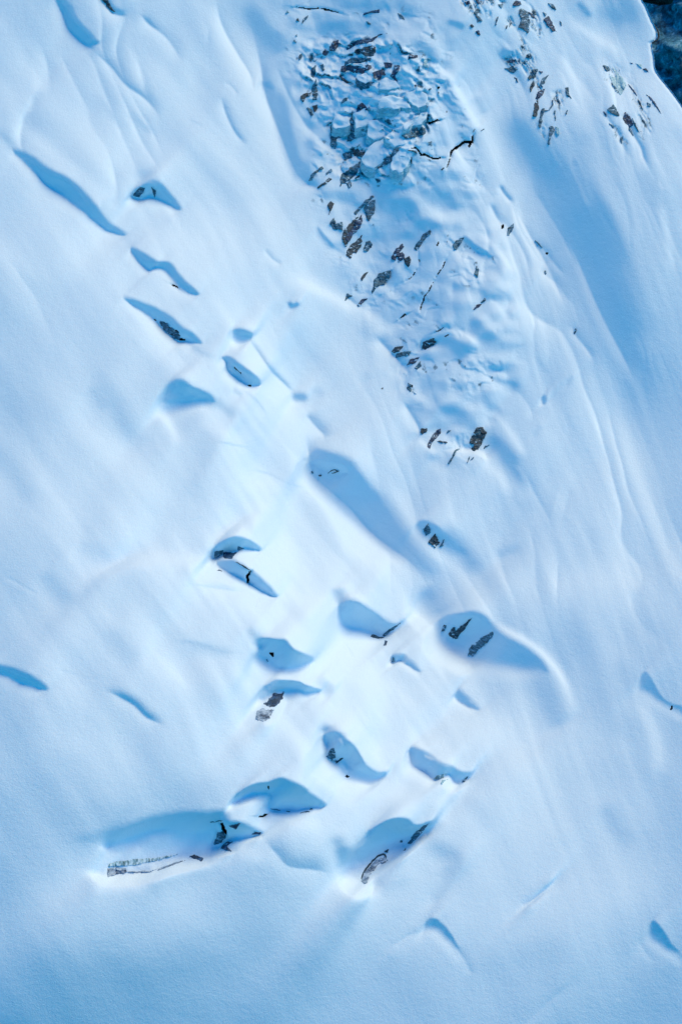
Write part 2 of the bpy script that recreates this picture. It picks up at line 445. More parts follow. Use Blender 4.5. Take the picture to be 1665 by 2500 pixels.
B('Z11', [(320,1080),(350,1100)], 13, .54, .8, 0)
E('Z11', [(340,1110),(420,1200),(460,1300)], 18, .68, 22, .84, .7)
P('Z11', [(497,1195),(505,1160),(540,1128),(532,1160),(512,1198)], .50, 4, (10, .90))
B('Z11', [(640,1090),(660,1060)], 5, .60, .8, 0)
B('Z11', [(460,1370),(490,1330)], 6, .66, .7, 0)
B('Z11', [(340,880),(300,960)], 10, .72, .5)
B('Z11', [(450,520),(470,600),(450,680)], 12, .76, .6)
B('Z11', [(300,680),(340,740)], 10, .66, .7)
B('Z11', [(180,1320),(260,1430),(340,1550),(440,1700)], 17, .54, .85)
B('Z11', [(-60,1235),(20,1240),(90,1265),(150,1300)], 9, .60, .5, .15)
B('Z11', [(200,1200),(330,1370),(420,1520)], 12, .86, .7)
B('Z11', [(100,1480),(250,1580),(330,1720)], 16, .84, .7)
B('Z11', [(280,2020),(350,1990)], 12, .64, .7, 0)
B('Z11', [(-60,1850),(60,1990),(160,2150)], 22, .56, .8)
B('Z11', [(360,1850),(380,1810)], 5, .72, .6, 0)
B('Z11', [(370,1720),(420,1790),(430,1680)], 12, .70, .6)
B('Z11', [(560,1740),(640,1760)], 36, .84, .6)
E('Z11', [(360,150),(430,280),(500,400),(560,520),(640,700)], 17, .58, 14, .86, .8)
E('Z11', [(590,230),(690,410),(770,600),(850,770),(950,960),(1030,1130)], 44, .55, 24, .84, .7)
E('Z11', [(420,-20),(520,140),(610,290),(700,480)], 20, .60, 16, .80, .7)
E('Z11', [(250,150),(330,260),(400,380),(440,500)], 12, .62, 12, .84, .7)
# ---- Z4 icefall middle
P('Z4', [(198,268),(232,300),(292,380),(375,442),(330,432),(250,380),(205,325)], .56, 6, (18, .80))
B('Z4', [(-20,560),(150,650),(330,740),(480,860)], 22, .90, .7)
E('Z4', [(560,965),(600,1010),(660,1070),(720,1130),(770,1200),(775,1280)], 18, .54, 30, .86)
E('Z4', [(735,1380),(780,1450),(835,1540),(850,1600)], 22, .56, 30, .88)
B('Z4', [(800,1400),(900,1480),(1000,1480)], 20, .62, .8)
E('Z4', [(370,700),(430,760),(500,800)], 10, .60, 14, .86)
B('Z4', [(600,40),(780,60),(920,160),(1040,300)], 14, .85, .8)
B('Z4', [(850,10),(980,120),(1070,260)], 13, .60, .6)
B('Z4', [(300,90),(420,140),(350,220)], 24, .60, .7)
B('Z4', [(560,250),(700,320),(640,400)], 24, .62, .6)
B('Z4', [(800,250),(900,240),(960,290)], 10, .52, .8)
B('Z4', [(780,400),(840,430),(900,380),(1040,430)], 7, .84, .7)
B('Z4', [(700,520),(850,560),(1060,640)], 20, .68, .6)
B('Z4', [(660,700),(760,800)], 20, .64, .6)
B('Z4', [(880,640),(1000,560),(1120,600)], 16, .78, .5)
P('Z4', [(857,1048),(862,1000),(890,970),(940,950),(960,990),(955,1015),(900,1035)], .44, 5, (16, .92), 5)
B('Z4', [(620,900),(760,940),(840,1000)], 18, .80, .6)
B('Z4', [(880,1075),(980,1110),(1120,1200),(1250,1330)], 16, .84, .8)
B('Z4', [(780,1140),(860,1100),(900,1120)], 12, .60, .7)
B('Z4', [(80,1350),(100,1355)], 10, .58, .8, 0)
E('Z4', [(120,1465),(180,1540),(260,1620)], 16, .66, 18, .86)
B('Z4', [(490,1200),(540,1250)], 13, .72, .7)
B('Z4', [(520,1090),(600,1180),(700,1320)], 10, .80, .5)
B('Z4', [(940,1420),(1060,1450),(1150,1500),(1220,1570)], 10, .60, .6, .15)
B('Z4', [(1290,1600),(1390,1690),(1500,1820)], 18, .54, .85)
B('Z4', [(820,1620),(880,1660),(980,1740)], 14, .90, .7)
B('Z4', [(1000,1700),(1150,1700),(1240,1720),(1300,1780)], 9, .92, .8)
B('Z4', [(150,1690),(280,1750),(420,1790)], 10, .52, .8)
# ---- Z2/Z3 icefall top
B('Z2', [(600,60),(420,180),(300,180)], 40, .50, .75)
B('Z2', [(60,20),(160,60),(250,200)], 20, .54, .7)
B('Z2', [(0,240),(90,330),(60,360)], 18, .50, .8)
B('Z2', [(0,600),(90,760),(130,1000),(190,1220),(260,1330)], 16, .52, .85)
B('Z2', [(150,600),(200,760),(280,900)], 10, .74, .7)
E('Z2', [(265,920),(340,1000),(440,1090),(530,1150),(620,1210)], 16, .50, 22, .80)
E('Z2', [(205,460),(280,490),(310,530)], 10, .60, 14, .78)
B('Z2', [(160,280),(260,310),(380,390)], 9, .80, .6)
B('Z2', [(400,500),(480,560),(600,640),(770,690)], 9, .82, .8)
B('Z2', [(640,660),(780,700),(860,690)], 6, .84, .7)
B('Z2', [(850,290),(930,380),(990,410)], 15, .48, .85)
B('Z2', [(1050,360),(1140,350),(1200,400)], 16, .52, .8)
B('Z2', [(1000,320),(880,250),(960,280)], 12, .76, .6)
B('Z2', [(1190,440),(1300,560),(1400,700),(1490,850),(1540,960)], 12, .90, .9, .1)
B('Z2', [(1240,600),(1300,620)], 12, .56, .8, 0)
B('Z2', [(1500,700),(1568,860)], 14, .56, .6)
B('Z2', [(1300,300),(1420,460),(1540,640)], 14, .80, .6)
B('Z2', [(700,110),(800,170),(880,200)], 16, .62, .7)
B('Z2', [(920,0),(1000,70),(1060,90)], 14, .52, .7)
B('Z2', [(1000,100),(1160,200),(1280,360)], 16, .82, .7)
B('Z2', [(860,180),(1000,170),(1100,270)], 16, .74, .5)
B('Z2', [(960,660),(800,600),(1080,650)], 18, .56, .7)
B('Z2', [(1380,930),(1400,980)], 14, .60, .8, 0)
B('Z2', [(560,1200),(460,1180)], 10, .62, .6, 0)
B('Z2', [(350,1150),(300,1050)], 14, .60, .7, 0)
E('Z3', [(280,300),(340,400),(400,480),(470,560),(540,740)], 20, .55, 20, .80, .8)
B('Z3', [(330,345),(370,355),(420,370),(460,400)], 9, .46, .85)
B('Z3', [(0,150),(70,175)], 8, .46, .8, 0)
B('Z3', [(60,200),(200,340),(300,430)], 12, .80, .5)
B('Z3', [(20,540),(160,740),(260,900),(330,1060),(430,1300)], 14, .84, .7, .3)
B('Z3', [(340,700),(470,900),(620,1100),(760,1250),(900,1400)], 44, .56, .8)
B('Z3', [(850,0),(900,60),(960,130)], 10, .50, .85)
B('Z3', [(960,90),(1080,100),(1200,160)], 26, .56, .7)
B('Z3', [(760,100),(920,220),(1060,300),(1180,400)], 14, .84, .7)
B('Z3', [(560,100),(680,260),(760,440)], 18, .68, .6)
B('Z3', [(740,340),(800,480),(900,600),(1040,740)], 10, .84, .6)
B('Z3', [(900,500),(960,620),(1020,700)], 10, .64, .6)
E('Z3', [(1010,710),(1060,800),(1130,900),(1170,1000),(1200,1080)], 12, .56, 12, .84)
E('Z3', [(1130,760),(1190,820),(1240,920),(1290,1010),(1310,1080),(1400,1250)], 14, .52, 14, .86)
B('Z3', [(1250,1100),(1340,1300),(1440,1443)], 26, .64, .6)
B('Z3', [(1300,460),(1400,600),(1500,760),(1560,900)], 24, .86, .7)
B('Z3', [(1000,300),(1100,420),(1220,520)], 14, .62, .5)
B('Z3', [(880,900),(900,1000)], 22, .62, .5)
# fine wind lines and sluff tracks
for q in [('Z5', [(130,310),(250,390),(360,490),(430,560)]), ('Z5', [(940,1160),(1080,1200),(1200,1260),(1340,1290)]), ('Z5', [(690,980),(800,1000),(960,1030)]),
          ('Z6', [(0,400),(200,430),(400,460)]), ('Z6', [(980,700),(1100,900)]), ('Z10', [(240,640),(420,690),(560,700)]), ('Z6', [(20,780),(200,830),(380,850)]),
          ('Z5', [(560,1500),(640,1460)]), ('Z1', [(570,1530),(640,1568)]), ('Z7', [(0,620),(80,560),(140,540)]), ('Z5', [(870,640),(980,720),(1060,830)])]:
    B(q[0], q[1], 2.2, .74, .3)
def D(f, pts, w, dv):
    p = smooth_line(fr(f, pts))
    s = win(p, 3 * w)
    d, _, par = line_dist(GU[s], GV[s], p)
    T[s] += dv * np.exp(-(d / w) ** 2)
D('Z0', [(820,-60),(860,150),(900,400)], 110, -.07)
D('Z0', [(840,250),(900,450),(970,600),(980,720)], 110, -.09)
D('Z0', [(1080,100),(1200,300),(1300,440),(1370,640),(1450,860)], 85, -.09)
D('Z0', [(900,480),(980,680),(1050,880)], 110, -.07)
D('Z0', [(620,-40),(640,150),(700,330)], 60, -.05)
D('Z0', [(100,100),(280,380),(380,700)], 140, -.025)
D('Z0', [(1400,-30),(1440,40)], 50, -.05)
D('Z0', [(0,2300),(700,2330),(1568,2300)], 90, -.02)
#ENDSTROKES
def boxblur(a, n):
    for ax in (0, 1):
        c = np.cumsum(np.pad(a, [(n + 1, n) if k == ax else (0, 0) for k in (0, 1)], mode='edge'), ax)
        m = a.shape[ax]
        a = (np.take(c, np.arange(2 * n + 1, 2 * n + 1 + m), ax) - np.take(c, np.arange(0, m), ax)) / (2 * n + 1)
    return a
low = boxblur(boxblur(T, 45), 45)
T = T + .55 * (T - low) * sstep((T - .42) / .12) * (1 - .5 * sstep((T - .88) / .08))
T = np.interp(T, [.2, .3, .4, .5, .61, .73, .81, .88, .95, 1.0], [.20, .28, .36, .43, .52, .63, .705, .79, .95, 1.0])


# jumbled blocks of the icefall: cells of snow with their own height and tilt
def cells(x, y, s, seed):
    rs = np.random.RandomState(seed)
    J = rs.rand(128, 128, 5)
    gx = x / s; gy = y / s
    xi = np.floor(gx).astype(int); yi = np.floor(gy).astype(int)
    b1 = np.full(x.shape, 9.); b2 = np.full(x.shape, 9.); hh = np.zeros(x.shape)
    for a in (-1, 0, 1):
        for b in (-1, 0, 1):
            j = J[(xi + a) % 128, (yi + b) % 128]
            dx = gx - (xi + a + j[..., 0]); dy = gy - (yi + b + j[..., 1])
            d = dx * dx + dy * dy
            m = d < b1
            b2 = np.where(m, b1, np.minimum(b2, d)); b1 = np.where(m, d, b1)
            hh = np.where(m, j[..., 2] + (j[..., 3] - .5) * dx * 1.1 + (j[..., 4] - .5) * dy * 1.1, hh)
    return hh, np.sqrt(b2) - np.sqrt(b1)

# from lean to height: integrate the leans along the light, least squares
mpx = 1.0 / (DIST * K)                                  # px per metre, across
vy = mpx * float(US @ UP)
ci, si = math.cos(SUN_INC), math.sin(SUN_INC)
lin = np.clip(T, .08, .985) ** 2.2
ndl = np.clip((lin - .085) / .77, -.12, .985)
ndl -= .30 * sstep((.50 - T) / .24)          # lee walls fall steeply enough to lose the sun
ku = np.fft.fftfreq(NU, STEP) * 2 * math.pi; kv = np.fft.fftfreq(NV, STEP) * 2 * math.pi
KU, KV = np.meshgrid(ku, kv)
KA = KU * az[0] * mpx - KV * az[1] * vy                 # along the light, per metre
KB = KU * az[1] * mpx + KV * az[0] * vy                 # across it
den = KA ** 2 + .035 * KB ** 2 + .0012 ** 2 * 4
Hgt = None; gb = 0
for it in range(4):
    nrm = np.sqrt(1 + (0 if it == 0 else ga_) ** 2 + gb ** 2)
    ga = (ci - ndl * nrm) / si
    ga = np.clip(ga, -1.0, 1.25)
    G = np.fft.fft2(ga - ga.mean())
    Hf = -1j * KA * G / den
    Hf[0, 0] = 0
    ga_ = np.real(np.fft.ifft2(1j * KA * Hf)) + ga.mean() * .0
    gb = np.clip(np.real(np.fft.ifft2(1j * KB * Hf)), -1, 1)
Hgt = np.real(np.fft.ifft2(Hf))
print('relief', Hgt.min(), Hgt.max(), Hgt.std(), 'mean lean', ga.mean())

icemask = sstep((poly_sdf(GU, GV, smooth_line(fr('Z2', [(210,380),(400,260),(640,250),(900,300),(1180,420),(1330,640),(1180,800),(1240,900),(1020,1120),(1000,1260),(760,1330),(480,1290),(440,1000),(300,820)]), 4, True)) + 8) / 22)
c1, e1 = cells(GU * .8 + GV * .3 + fbm(GU / 24, GV / 24, 5, 3) * 16, GV * 1.2 - GU * .35, 38, 4)
c2, e2 = cells(GU + fbm(GU / 9, GV / 9, 6, 2) * 4, GV * 1.2 + GU * .2, 11, 8)
ice2 = sstep((poly_sdf(GU, GV, smooth_line(fr('Z3', [(60,-30),(560,-30),(740,150),(700,240),(620,300),(760,560),(740,940),(640,980),(560,800),(500,560),(340,400),(440,330),(430,200),(100,80)]), 4, True)) + 6) / 20)
def ledges(n, k=.28):
    f = n - np.floor(n)
    return np.floor(n) + sstep((f - (1 - k)) / k) - n, ((f > 1 - k * 1.05) & (f < .999)).astype(float)
wob = fbm(GU / 60, GV / 60, 51, 2) * 1.7 + fbm(GU / 17, GV / 17, 57, 3) * .4
n1 = -(GV - GU * .35) / 40 + wob
L1, r1 = ledges(n1)
pat = sstep((fbm(GU / 45, GV / 38, 61, 3) + .28) / .5)
n2 = -(GV * .75 - GU * .65) / 30 + fbm(GU / 48, GV / 48, 64, 2) * 1.6 + fbm(GU / 15, GV / 15, 65, 3) * .3
L2, r2 = ledges(n2, .35)
lump = fbm(GU / 30, GV / 22, 33, 3)
Hgt += icemask * (L1 * 1.5 * pat + L2 * .55 * (1 - .5 * pat) + lump * 1.0 + (c1 - .5) * .5 * sstep(e1 / .5))
bare = icemask * pat * r1 * sstep((fbm(GU / 13, GV / 13, 66, 3) + .12) / .25)
bandp = sstep((poly_sdf(GU, GV, smooth_line(fr('Z0', [(680,10),(1000,30),(1060,200),(1120,420),(1170,560),(1200,760),(1180,900),(1130,1040),(1010,1080),(930,960),(850,800),(780,640),(720,480),(690,300),(650,120)]), 4, True)) + 20) / 60)
pb = sstep((fbm(GU / 55, GV / 45, 83, 3) - .02) / .4) * bandp * (1 - icemask)
Hgt += pb * (L2 * .22 + L1 * .25) + bandp * (1 - icemask) * fbm(GU / 60, GV / 50, 88, 2) * 1.1
bare = np.maximum(bare, pb * r2 * sstep((fbm(GU / 14, GV / 14, 69, 3) - .30) / .2) * .8)
ca, sa = math.cos(math.radians(66)), math.sin(math.radians(66))
ua = GU * ca + GV * sa; ub = -GU * sa + GV * ca
n3 = ub / 15 + ua / 120 + fbm(ua / 50, ub / 16, 91, 4) * 2.4
L3, r3 = ledges(n3, .3)
pat3 = sstep((fbm(ua / 60, ub / 26, 95, 3) + .05) / .4)
Hgt += ice2 * pat3 * L3 * .9
bare = np.maximum(bare, ice2 * pat3 * r3 * sstep((fbm(ua / 16, ub / 8, 97, 3) + .22) / .25))
ice3 = sstep((poly_sdf(GU, GV, smooth_line(fr('Z3', [(1000,400),(1120,430),(1280,560),(1440,780),(1330,940),(1180,1000),(1080,880),(1000,720),(1040,560)]), 4, True)) + 8) / 24)
Hgt += ice3 * pat3 * L3 * .5
bare = np.maximum(bare, ice3 * pat3 * r3 * sstep((fbm(ua / 16, ub / 8, 99, 3) - .16) / .25))
Hgt += fbm(GU / 7, GV / 7, 90, 2) * .02

def hs(u, v):
    x = np.clip((np.asarray(u, float) + MARG) / STEP, 0, NU - 1.001); y = np.clip((np.asarray(v, float) + MARG) / STEP, 0, NV - 1.001)
    xi = x.astype(int); yi = y.astype(int); fx = x - xi; fy = y - yi
    return (Hgt[yi, xi] * (1 - fx) + Hgt[yi, xi + 1] * fx) * (1 - fy) + (Hgt[yi + 1, xi] * (1 - fx) + Hgt[yi + 1, xi + 1] * fx) * fy

# ---------------------------------------------------------------- materials
def mat(name):
    m = bpy.data.materials.new(name); m.use_nodes = True
    return m, m.node_tree, m.node_tree.nodes['Principled BSDF']

def ramp(nt, fac, stops):
    r = nt.nodes.new('ShaderNodeValToRGB')
    el = r.color_ramp.elements
    el[0].position = stops[0][0]; el[0].color = (*stops[0][1], 1)
    el[1].position = stops[-1][0]; el[1].color = (*stops[-1][1], 1)
    for p, c in stops[1:-1]:
        e = el.new(p); e.color = (*c, 1)
    nt.links.new(fac, r.inputs['Fac'])
    return r.outputs['Color']

def coords(nt, scale=(1, 1, 1), rot=(0, 0, 0)):
    t = nt.nodes.new('ShaderNodeNewGeometry'); m = nt.nodes.new('ShaderNodeMapping')
    m.inputs['Scale'].default_value = scale; m.inputs['Rotation'].default_value = rot
    nt.links.new(t.outputs['Position'], m.inputs['Vector'])
    return m.outputs['Vector']

def noise(nt, vec, scale, detail=4, rough=.55, dist=0):
    n = nt.nodes.new('ShaderNodeTexNoise')
    n.inputs['Scale'].default_value = scale; n.inputs['Detail'].default_value = detail
    n.inputs['Roughness'].default_value = rough; n.inputs['Distortion'].default_value = dist
    nt.links.new(vec, n.inputs['Vector'])
    return n.outputs['Fac']

def bump(nt, bs, h, strength, dist, prev=None):
    b = nt.nodes.new('ShaderNodeBump')
    b.inputs['Strength'].default_value = strength; b.inputs['Distance'].default_value = dist
    nt.links.new(h, b.inputs['Height'])
    if prev: nt.links.new(prev, b.inputs['Normal'])
    nt.links.new(b.outputs[0], bs.inputs['Normal'])
    return b.outputs[0]

def snow_mat(name, c=(.64, .80, .925)):
    m, nt, bs = mat(name)
    v = coords(nt)
    n = noise(nt, v, .05, 5)
    cc = ramp(nt, n, [(.3, (c[0] * .97, c[1] * .985, c[2])), (.7, c)])
    nt.links.new(cc, bs.inputs['Base Color'])
    bs.inputs['Roughness'].default_value = .7
    bs.inputs['Specular IOR Level'].default_value = .25
    b1 = bump(nt, bs, noise(nt, v, 2.2, 3, .85), .9, .13)
    bump(nt, bs, noise(nt, v, .45, 3), .25, .25, b1)
    return m

def ice_mat(name, stops, rot, sc=(.5, .5, 3.2), ns=1.1, bs_=.7, rough=.45, dust=True):
    m, nt, bs = mat(name)
    v = coords(nt, sc, rot)
    n = noise(nt, v, ns, 6, .65, .7)
    nt.links.new(ramp(nt, n, stops), bs.inputs['Base Color'])
    if dust:        # wind-blown snow lodged in the cracks
        mx = nt.nodes.new('ShaderNodeMix'); mx.data_type = 'RGBA'
        d = ramp(nt, noise(nt, coords(nt, (.7, .7, 1.8), (1.1, .2, .8)), .9, 4, .6, .5), [(.59, (0, 0, 0)), (.66, (1, 1, 1))])
        nt.links.new(d, mx.inputs['Factor'])
        nt.links.new(bs.inputs['Base Color'].links[0].from_socket, mx.inputs['A'])
        mx.inputs['B'].default_value = (.52, .74, .92, 1)
        nt.links.new(mx.outputs['Result'], bs.inputs['Base Color'])
    bs.inputs['Roughness'].default_value = rough
    bump(nt, bs, noise(nt, v, ns * 1.6, 5, .7), bs_, .5)
    return m

SNOW = snow_mat('snow')
def slope_mat():
    m = SNOW.copy(); m.name = 'snow with ice showing on the steepest ledges'
    nt = m.node_tree; bs = nt.nodes['Principled BSDF']
    src = bs.inputs['Base Color'].links[0].from_socket
    at = nt.nodes.new('ShaderNodeAttribute'); at.attribute_name = 'bare'
    v = coords(nt, (.6, .6, 2.2), (.3, .9, .4))
    ic = ramp(nt, noise(nt, v, 1.1, 5, .65, .6), [(.36, (.01, .035, .055)), (.5, (.04, .10, .15)), (.62, (.22, .38, .48))])
    mx = nt.nodes.new('ShaderNodeMix'); mx.data_type = 'RGBA'
    nt.links.new(at.outputs['Fac'], mx.inputs['Factor']); nt.links.new(src, mx.inputs['A']); nt.links.new(ic, mx.inputs['B'])
    nt.links.new(mx.outputs['Result'], bs.inputs['Base Color'])
    return m
SLOPE_M = slope_mat()
MATS = dict(
    snow=SNOW,
    teal=ice_mat('teal glacier ice', [(.34, (.008, .03, .045)), (.50, (.03, .13, .20)), (.66, (.14, .34, .52))], (.3, .9, .4)),
    dark=ice_mat('dark ice', [(.36, (.004, .012, .02)), (.54, (.02, .06, .09)), (.72, (.14, .25, .32))], (.2, .7, .9)),
    rock=ice_mat('brown grey rock', [(.34, (.005, .02, .04)), (.5, (.016, .045, .10)), (.68, (.06, .17, .36))], (.5, .8, .3)),
    grey=ice_mat('striped grey ice', [(.36, (.025, .05, .09)), (.45, (.15, .23, .34)), (.62, (.46, .60, .74))], (.2, 1.0, .2), (.4, .5, 2.2), .8, dust=False),
    blue=ice_mat('pale blue ice', [(.34, (.16, .36, .46)), (.6, (.38, .60, .70)), (.75, (.7, .82, .88))], (.3, .6, .2), (.6, .6, 2), .7, .4),
    green=ice_mat('grey green ice seam', [(.36, (.06, .14, .17)), (.48, (.26, .44, .50)), (.56, (.58, .76, .86))], (.1, .2, .2), (2.2, .8, .5), .8, dust=False),
    black=ice_mat('black opening shade and cliff rock', [(.4, (.001, .003, .005)), (.7, (.008, .02, .03))], (.2, .7, .9), dust=False))  # near-black colour stands in for the shade inside openings; also cliff rock

# ---------------------------------------------------------------- mesh helpers
def fast_mesh(name, verts, quads, m, smooth=True):
    me = bpy.data.meshes.new(name)
    verts = np.ascontiguousarray(verts, dtype=np.float32); quads = np.ascontiguousarray(quads, dtype=np.int32)
    k = quads.shape[1]
    me.vertices.add(len(verts)); me.vertices.foreach_set('co', verts.ravel())
    me.loops.add(quads.size); me.loops.foreach_set('vertex_index', quads.ravel())
    me.polygons.add(len(quads))
    me.polygons.foreach_set('loop_start', np.arange(0, quads.size, k, dtype=np.int32))
    me.polygons.foreach_set('loop_total', np.full(len(quads), k, dtype=np.int32))
    me.update(calc_edges=True)
    me.polygons.foreach_set('use_smooth', np.full(len(quads), smooth, dtype=bool))
    me.materials.append(m)
    return me

def link(name, me, parent=None, loc=None):
    o = bpy.data.objects.new(name, me)
    col.objects.link(o)
    if parent: o.parent = parent
    return o

def tag(o, label=None, cat=None, group=None, kind=None):
    if label: o['label'] = label
    if cat: o['category'] = cat
    if group: o['group'] = group
    if kind: o['kind'] = kind

PITS = []       # (sdf function, outline) of the places where the snow is open

def shape_sdf(f, pts, width=None):
    p = fr(f, pts)
    if width:
        pl = smooth_line(p, 4)
        def s(x, y):
            jx = fbm(x / 5, y / 5, 201, 2) * 1.6; jy = fbm(x / 5, y / 5, 207, 2) * 1.6
            d, _, par = line_dist(x + jx, y + jy, pl)
            w = width * .5 * (.35 + .65 * np.sqrt(np.clip(np.minimum(par, 1 - par) * 5, 0, 1))) * (1 + .45 * fbm(x / 9, y / 9, 211, 2))
            return w - d
        return s, pl
    size = float((p.max(0) - p.min(0)).max())
    area = abs(np.sum(p[:, 0] * np.roll(p[:, 1], -1) - p[:, 1] * np.roll(p[:, 0], -1))) / 2
    thick = area / size
    am = min(3.2, .12 * thick + .6)
    def s(x, y):
        jx = fbm(x / 5.5, y / 5.5, 301, 3) * am; jy = fbm(x / 5.5, y / 5.5, 307, 3) * am
        return poly_sdf(x + jx, y + jy, p) + thick * .22 * np.minimum(fbm(x / (thick * .4 + 2), y / (thick * .4 + 2), 317, 3), .15)
    return s, p

def local(verts, parent_loc):
    return verts - np.array(parent_loc)

pc = 0
def piece(f, pts, m, parent, name, width=None, lift=.35, org=(0, 0, 0)):
    """one exposed face of ice or rock, or (black) one open pit"""
    global pc
    pc += 1
    s, p = shape_sdf(f, pts, width)
    pit = m == 'black'
    ext = p.max(0) - p.min(0); size = float(ext.max())
    stp = float(np.clip(size / 22, 1.0, 2.0))
    r = (width or 0) + 5
    x = np.arange(p[:, 0].min() - r, p[:, 0].max() + r + stp, stp); y = np.arange(p[:, 1].min() - r, p[:, 1].max() + r + stp, stp)
    X, Y = np.meshgrid(x, y)
    q = s(X, Y)
    sm = size * .1
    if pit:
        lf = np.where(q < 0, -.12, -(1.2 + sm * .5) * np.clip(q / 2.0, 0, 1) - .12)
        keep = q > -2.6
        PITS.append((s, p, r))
        if width and size > 14:     # the snow below a crack has dropped a little
            w_ = win(p, 60); pl_ = smooth_line(fr(f, pts), 3)
            d_, sg_, _ = line_dist(GU[w_], GV[w_], pl_)
            dn = -sg_ * (1 if pl_[-1, 0] > pl_[0, 0] else -1)
            Hgt[w_] -= (.10 + .05 * width) * (np.exp(-(d_ / 4.0) ** 2) + np.where(dn > 0, np.exp(-(d_ / 16.0) ** 2), 0))
    else:
        rg = 1 - 2 * np.abs(fbm((X * .8 + Y * .6) / (3 + size * .08), (Y * .8 - X * .6) / (8 + size * .25), 400 + pc, 3))
        fc, fe = cells(X + 50 * pc, Y * .8 + 31 * pc, max(5, size * .22), pc)
        rel_ = lift * (.5 + .4 * rg + .8 * (fc - .3))
        lf = -.25 + (np.maximum(rel_, .12) + .25) * sstep((q + 1.0) / 2.2)
        keep = q > -2.0
    idx = -np.ones(X.shape, int)
    cell = keep[:-1, :-1] & keep[1:, :-1] & keep[:-1, 1:] & keep[1:, 1:]
    used = np.zeros(X.shape, bool)
    used[:-1, :-1] |= cell; used[1:, :-1] |= cell; used[:-1, 1:] |= cell; used[1:, 1:] |= cell
    if not cell.any(): return None
    idx[used] = np.arange(used.sum())
    V = place(X[used], Y[used], hs(X[used], Y[used]) + lf[used]) - np.array(org)
    Q = np.stack([idx[1:, :-1][cell], idx[1:, 1:][cell], idx[:-1, 1:][cell], idx[:-1, :-1][cell]], 1)
    me = fast_mesh(name, V, Q, MATS[m], False)
    return link(name, me, parent)

def centre(f, pts):
    p = fr(f, pts).mean(0)
    return p

def thing(name, cat, label, pieces, group=None):
    """pieces: (frame, outline, material, part name[, width])"""
    c = np.array([centre(a[0], a[1]) for a in pieces]).mean(0)
    org = place(c[:1], c[1:], hs(c[:1], c[1:]))[0]
    if len(pieces) == 1:
        a = pieces[0]
        o = piece(a[0], a[1], a[2], None, name, a[4] if len(a) > 4 else None, org=org)
        o.location = org
    else:
        o = bpy.data.objects.new(name, None); col.objects.link(o); o.location = org
        for a in pieces:
            piece(a[0], a[1], a[2], o, a[3], a[4] if len(a) > 4 else None, org=org)
    tag(o, label, cat, group)
    return o

def serac(f, pts, hgt, label, wallm='blue', tilt=(0, 0), nm='ice_block', group='broken ice blocks of the icefall'):
    """snow-topped block: top outline pts, hgt metres over the slope"""
    p = resample(fr(f, pts), len(pts) * 4)
    hgt = hgt * .55
    r = np.random.RandomState(int(p.sum()) % 9999)
    p = p + r.randn(*p.shape) * .55 + np.stack([fbm(p[:, 0] / 9, p[:, 1] / 9, 71, 2), fbm(p[:, 0] / 9, p[:, 1] / 9, 75, 2)], 1) * 5
    c = p.mean(0); n = len(p)
    hb = hs(p[:, 0], p[:, 1]); h0 = float(np.mean(hs(p[:, 0], p[:, 1])))
    org = place(c[:1], c[1:], np.array([h0]))[0]
    rings = []
    for k, (sc, dz) in enumerate([(1, -.05), (.96, .02), (.85, .05), (.65, .04), (.4, .06), (.2, .06)]):
        q = c + (p - c) * sc
        hh = h0 * .6 + hs(q[:, 0], q[:, 1]) * .4 + hgt + dz + (q[:, 0] - c[0]) * tilt[0] * .1 + (q[:, 1] - c[1]) * tilt[1] * .1
        rings.append(place(q[:, 0], q[:, 1], hh + fbm(q[:, 0] / 14, q[:, 1] / 14, 15, 3) * .5))
    V = np.vstack(rings) - org
    F = []
    for k in range(len(rings) - 1):
        for i in range(n):
            j = (i + 1) % n
            F.append((k * n + i, k * n + j, (k + 1) * n + j, (k + 1) * n + i))
    o = bpy.data.objects.new(nm, None); col.objects.link(o); o.location = org
    me = bpy.data.meshes.new('snow_cap')
    F2 = [list(map(int, a)) for a in F] + [[int((len(rings) - 1) * n + i) for i in range(n)]]
    me.from_pydata([tuple(a) for a in V], [], F2); me.materials.append(SNOW)
    for pl in me.polygons: pl.use_smooth = True
    link('snow_cap', me, o)
    top = rings[0] - org
    W = []; lv = [0, .25, .55, 1.0]
    rr = np.random.RandomState(3 + n)
    for k, t in enumerate(lv):
        w = top.copy() * 1.0
        cc = top.mean(0)
        w = cc + (w - cc) * (.985 if k == 0 else 1 + .03 * k)
        w[:, 2] -= t * (hgt * 1.5 + 1.2) - (.02 if k == 0 else 0)
        w += rr.randn(*w.shape) * (.12 if k else 0)
        W.append(w)
    W = np.vstack(W)
    Fw = []
    for k in range(len(lv) - 1):
        for i in range(n):
            j = (i + 1) % n
            Fw.append((k * n + i, k * n + j, (k + 1) * n + j, (k + 1) * n + i))
    me = bpy.data.meshes.new('ice_wall')
    me.from_pydata([tuple(a) for a in W], [], [tuple(map(int, a)) for a in Fw]); me.materials.append(MATS[wallm])
    link('ice_wall', me, o)
    tag(o, label, 'ice block', group)
    return o

def resample(p, n):
    q = np.vstack([p, p[:1]])
    L = np.r_[0, np.cumsum(np.hypot(*(np.diff(q, axis=0).T)))]
    t = np.linspace(0, L[-1], n, endpoint=False)
    return np.stack([np.interp(t, L, q[:, 0]), np.interp(t, L, q[:, 1])], 1)

# ---------------------------------------------------------------- things in the snow
IC, IO, CR, CO = 'ice_outcrop', 'ice outcrop', 'crevasse', 'crevasse'
RO, RC = 'rock_outcrop', 'rock outcrop'
GI = 'outcrops scattered through the upper icefall'
GR = 'outcrops on the upper right face'
GM = 'outcrops down the middle of the icefall'
GC = 'cracks across the icefall snow'
GH = 'ice bared in the scooped hollows'
